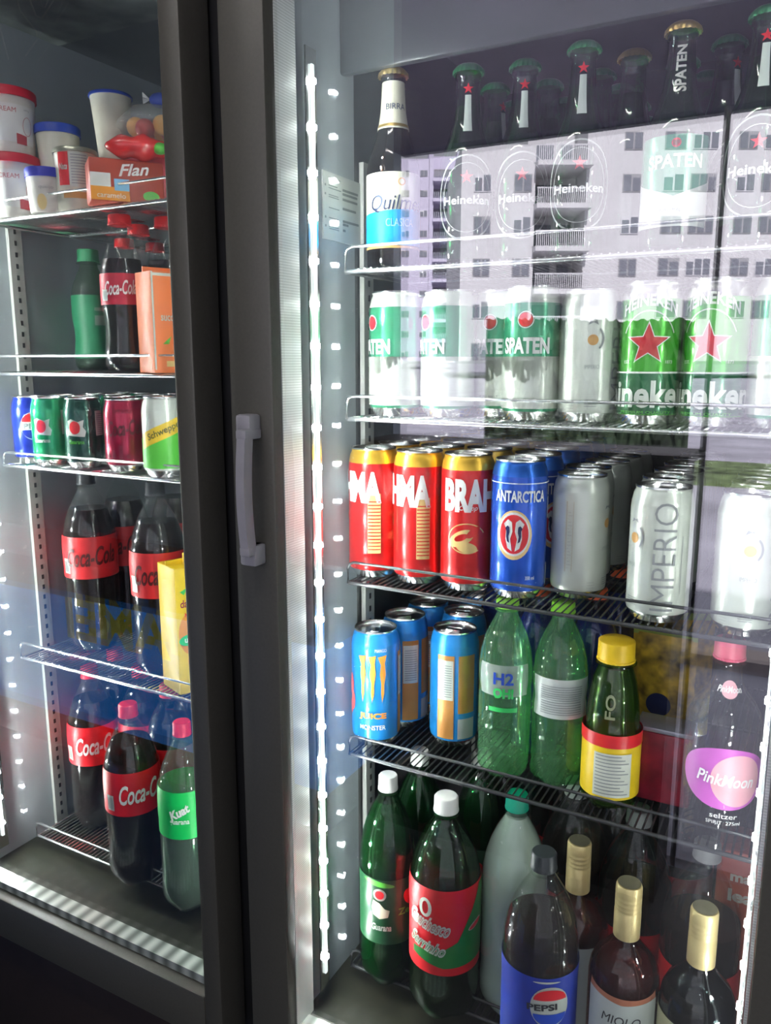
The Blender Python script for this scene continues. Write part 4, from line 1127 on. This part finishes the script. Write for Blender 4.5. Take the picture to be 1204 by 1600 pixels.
# second shelf: cola bottle, orange carton, green bottle
SMALLP = [(0, .008), (.6, .0), (.85, .006), (1, .05), (1, .12), (.93, .2), (.90, .32), (.97, .40), (1, .44), (1, .60), (.97, .66), (.86, .72), (.66, .79), (.48, .85), (.42, .90), (.40, .93)]
B_SC, _ = cola('cola_bottle', 'small cola bottle with a red cap and white script, left of the orange carton', .203, .0290, (.43, .625), M('rose_sleeve', (.55, .02, .05), .4), WHITE, prof=SMALLP, capr=.50, caph=.065, fill=.72, rot=.0, tsz=.042)
put(B_SC, 204, .170, LB, zmid=.1, turn=-8)
put(B_SC, 222, .235, LB, 'small cola bottle with a red cap, behind the one beside the orange carton', zmid=.1, turn=30)
put(B_SC, 254, .20, LB, 'small cola bottle with a red cap, cut by the left door frame', zmid=.1, turn=30)
for k, px in enumerate((190, 240)): put(B_SC, px, .32 + .05 * k, LB, 'small cola bottle at the back of the second shelf, %s' % ['left one', 'right one'][k], zmid=.1, group='small cola bottles at the back')
t = carton('juice_carton', 'orange juice carton standing on the second shelf of the left cooler', .048, .045, .125, M('orange_card', (.85, .20, .05), .4))
fpoly(t, [rect(-.022, .022, .119, .1225)], -.0228, CWHITE); fpoly(t, [rect(-.0238, -.0215, 0.004, .124)], -.0228, CWHITE)
flat(t, 'suco', .018, .007, -.004, .068, -.0231, CWHITE)
fpoly(t, [[(-.012, .036), (.000, .046), (-.004, .036)]], -.0231, M('leaf_green_ink'))
fpoly(t, [rect(-.008, .010, .008, .015)], -.0231, M('pale_gold_ink'))
put(t, 254, .152, LB, zmid=.06, turn=26)
t, g = pet('soda_bottle', 'dim green soda bottle standing alone at the back of the second shelf', .187, .0290, SHELL('dim_green_pet', (.35, .62, .45), .07, haze=.05), M('dusk_green_liquid', (.03, .10, .06), .2, noise=0), .6, M('moss_cap', (.04, .28, .12), .45), M('moss_sleeve', (.03, .24, .11), .45), (.10, .62), prof=SMALLP, capr=.55, caph=.10)
polys(t, g, [rect(.004, .024, .070, .085), rect(.004, .022, .092, .097)], M('grey_green_print', (.25, .36, .28), .5), 'small_print', eps=.0012)
put(t, 137, .30, LB, zmid=.1)
# top shelf: dairy tubs and packs
TUBW = M('tub_white', (.72, .70, .64), .4); TUBC = M('tub_cream', (.76, .74, .60), .4)
def tub(label, h, r, r0, lidm, body=TUBW, lidh=.012, name='dairy_tub'):
    t = thing(name, label, 'tub')
    lathe('cup_body', [(0, .002), (r0 * .95, 0), (r0, .003), (r, h - lidh)], body, t, 40)
    lathe('lid', [(r * 1.0, h - lidh), (r * 1.07, h - lidh), (r * 1.07, h - .002), (r * 1.02, h), (r * .9, h - .0015), (0, h - .0015)], lidm, t, 40)
    return t, (lambda z: r0 + (r - r0) * z / (h - lidh))
def tub_art(t, g, h):
    poly(t, g, [(-.030, h * .18), (.030, h * .14), (.030, h * .72), (-.030, h * .74)], M('tub_panel', (.78, .78, .76), .4), 'label_panel')
    polys(t, g, [[(.002, h * .14), (.016, h * .13), (.016, h * .27), (.002, h * .30)]], M('brick_ink', (.50, .03, .05), .4), 'label_graphic', eps=.0009)
    letters(t, g, 'CREAM', .026, .006, h * .64, M('brick_ink'), bold=.0, x=-.010, eps=.001)
    letters(t, g, '500g', .009, .003, h * .66, GREYI, bold=0, x=.018, eps=.001)
    polys(t, g, ring(.018, h * .42, .007, .012, .0006), M('brick_ink'), 'label_graphic', eps=.0009)
RLID = M('crimson_lid', (.65, .02, .05), .4); BLID = M('royal_lid', (.03, .08, .50), .4)
T1, g = tub('white dairy tub with a crimson lid, lower of the stack at the left edge', .084, .0370, .033, RLID); tub_art(T1, g, .084)
put(T1, 20, .155, LA, zmid=.04, turn=10)
X0 = T1.location.x
o = put(T1, 0, .155, LA + .0845, 'white dairy tub with a red lid, upper of the stack at the left edge', X=X0, turn=14)
T2, g = tub('tall cream tapered cup with a blue lid, behind the small carton tub', .128, .0290, .020, BLID, TUBC)
put(T2, 93, .200, LA, zmid=.08)
T3, g = tub('tall cream tapered cup standing on the lidded white tub', .098, .0270, .018, BLID, TUBC, lidh=.004)
T4, g = tub('low white lidded tub under the tall cream cup', .062, .030, .028, M('milky_lid', (.65, .67, .65), .4), TUBW)
put(T4, 180, .215, LA, zmid=.03); put(T3, 184, .215, LA + .0625, zmid=.05, X=T4.location.x + .002)
T5, g = tub('cream yogurt tub with a red and white label and foil top', .080, .0265, .0255, M('foil_lid', (.45, .46, .36), .3, .6), TUBC, lidh=.006)
polys(T5, g, [rect(-.024, -.009, .032, .073)], REDI, 'label_panel'); polys(T5, g, [rect(-.008, .016, .030, .073)], CWHITE, 'label_panel')
polys(T5, g, [rect(-.006, .014, .034 + .0035 * k, .035 + .0035 * k) for k in range(11)], GREYI, 'small_print', eps=.0009)
letters(T5, g, 'Nata', .012, .008, .055, CWHITE, x=-.0165, bold=.02, shear=.3, eps=.0010)
polys(T5, g, [rect(-.018, .016, .016, .024)], AMBER, 'label_graphic')
put(T5, 120, .160, LA, zmid=.04)
T6, g = tub('small white tub with a blue lid, between the stacked tubs and the yogurt tub', .056, .0240, .0215, M('cobalt_lid', (.03, .04, .45), .4), TUBW, lidh=.012)
polys(T6, g, [oval(-.006, .012, .006, .010)], M('butter_print', (.80, .62, .25), .4), 'label_graphic'); letters(T6, g, 'queijo', .018, .005, .030, GREYI, bold=0)
put(T6, 72, .140, LA, zmid=.03)
# blister pack, fruit clamshell, small pouches
t = thing('dessert_pack', 'brown-red dessert pack with white script, low at the right of the top left shelf', 'pack')
box('pack_body', -.045, .045, -.022, .022, 0, .052, M('rust_pack', (.45, .06, .03), .4), t, .003)
fpoly(t, [rect(-.044, .002, .002, .018)], -.0223, M('orange_print')); fpoly(t, [rect(-.044, -.020, .018, .034)], -.0223, M('tub_white'))
flat(t, 'Flan', .038, .014, .008, .040, -.0226, WHITE, shear=.4, bold=.02, tilt=.12)
fpoly(t, [rect(-.016, .002, .014, .028)], -.0226, M('pale_sky_print', (.25, .55, .80), .4)); fpoly(t, [oval(.028, .010, .010, .006)], -.0226, HGREEN)
flat(t, 'caramelo', .034, .006, -.020, .008, -.0229, WHITE, bold=0)
put(t, 195, .150, LA, zmid=.03, turn=8)
t = thing('bagged_sweets', 'glossy red and green pack lying on top of the brown-red dessert pack', 'pack')
bm = bmesh.new(); bmesh.ops.create_uvsphere(bm, u_segments=24, v_segments=12, radius=1)
for v in bm.verts: v.co = Vector((v.co.x * .040, v.co.y * .022, .014 + v.co.z * .014 * (1 + .2 * math.sin(v.co.x * 9))))
from_bm('pack_body', bm, M('gloss_red_pack', (.75, .03, .03), .25, coat=.4), t, 60)
bm = bmesh.new(); bmesh.ops.create_uvsphere(bm, u_segments=16, v_segments=8, radius=1)
for v in bm.verts: v.co = Vector((.026 + v.co.x * .010, -.012 + v.co.y * .010, .012 + v.co.z * .007))
from_bm('green_tip', bm, HGREEN, t, 60)
put(t, 216, .150, LA + .053, zmid=.01, turn=0)
t = thing('fruit_clamshell', 'clear clamshell of orange and red fruit on the top shelf by the left door frame', 'box')
bm = bmesh.new()
lp = [(.034, 0), (.044, .022), (.047, .024), (.046, .030), (.030, .046), (.0, .050)]
from_bm('clear_shell', lathe_bm([(r_, z_) for r_, z_ in [(0, 0)] + lp], 28), SHELL('clamshell', (.92, .93, .95), .12, haze=.15), t, 70)
for k in range(6):
    bm = bmesh.new(); bmesh.ops.create_uvsphere(bm, u_segments=14, v_segments=8, radius=.0125)
    a = k * 1.05; o = from_bm('fruit_piece', bm, M('orange_fruit', (.90, .42, .05), .4) if k % 2 else M('red_fruit', (.65, .06, .05), .4), t, 80)
    o.location = (.022 * math.cos(a), .022 * math.sin(a), .018 + .006 * (k % 2))
put(t, 240, .215, LA + .085, zmid=.02)
t = thing('stacked_pack', 'pink-red pack under the fruit clamshell', 'pack')
box('pack_body', -.042, .042, -.03, .03, 0, .084, M('rose_pack', (.60, .05, .07), .35), t, .006)
put(t, 246, .232, LA, zmid=.03)
for k, (px, y, z, lb) in enumerate(((252, .23, LA + .137, 'small blue and white sweet wrapper on the fruit clamshell by the door frame'),)):
    t = thing('wrapped_sweet', lb, 'sweet')
    bm = bmesh.new(); bmesh.ops.create_uvsphere(bm, u_segments=16, v_segments=8, radius=1)
    for v in bm.verts: v.co = Vector((v.co.x * .016, v.co.y * .008, .010 + v.co.z * .010))
    from_bm('wrapper', bm, BLID, t, 60)
    bm = bmesh.new(); 
    for s in (-1, 1):
        c0 = bm.verts.new((s * .014, 0, .010))
        ed = [bm.verts.new((s * .024, .004 * ((q % 2) * 2 - 1), .002 + .004 * q)) for q in range(5)]
        for q in range(4): bm.faces.new((c0, ed[q], ed[q + 1]))
    from_bm('twisted_end', bm, WHITE, t)
    put(t, px, y, z, zmid=.01)

# ------------------------------------------------------------------ nudge neighbours apart so that nothing on a shelf interpenetrates
def body_radius(o):
    b = [c for c in o.children if any(k in c.name for k in ('body', 'shell'))]
    m_ = max((c.bound_box[6][0] for c in b), default=.03); n_ = max((c.bound_box[6][1] for c in b), default=.03)
    return max(m_, n_) * (1.12 if 'carton' in o.name else 1.0)
ITEMS = [[o, body_radius(o), .9 if free else .1] for o, free in PLACED]
for it in range(400):
    moved = False
    for i, (a, ra, wa) in enumerate(ITEMS):
        for b, rb, wb in ITEMS[i + 1:]:
            if abs(a.location.z - b.location.z) > .005 or (a.location.x > -.58) != (b.location.x > -.58): continue
            dx, dy = b.location.x - a.location.x, b.location.y - a.location.y
            d = math.hypot(dx, dy); need = ra + rb + .0004
            if d < need - .00005:
                d = max(d, 1e-5); q = (need - d) / (wa + wb)
                a.location.x -= dx / d * q * wa; a.location.y -= dy / d * q * wa
                b.location.x += dx / d * q * wb; b.location.y += dy / d * q * wb
                moved = True
    for o, r, w_ in ITEMS:
        lo, hi = (-.489, .0105) if o.location.x > -.58 else (-1.070, -.618)
        o.location.x = min(max(o.location.x, lo + r - .0005), hi - r)
        o.location.y = min(max(o.location.y, .050 + r), .552 - r if abs(o.location.z - ZF) > 1 else .60 - r)
    if not moved: break
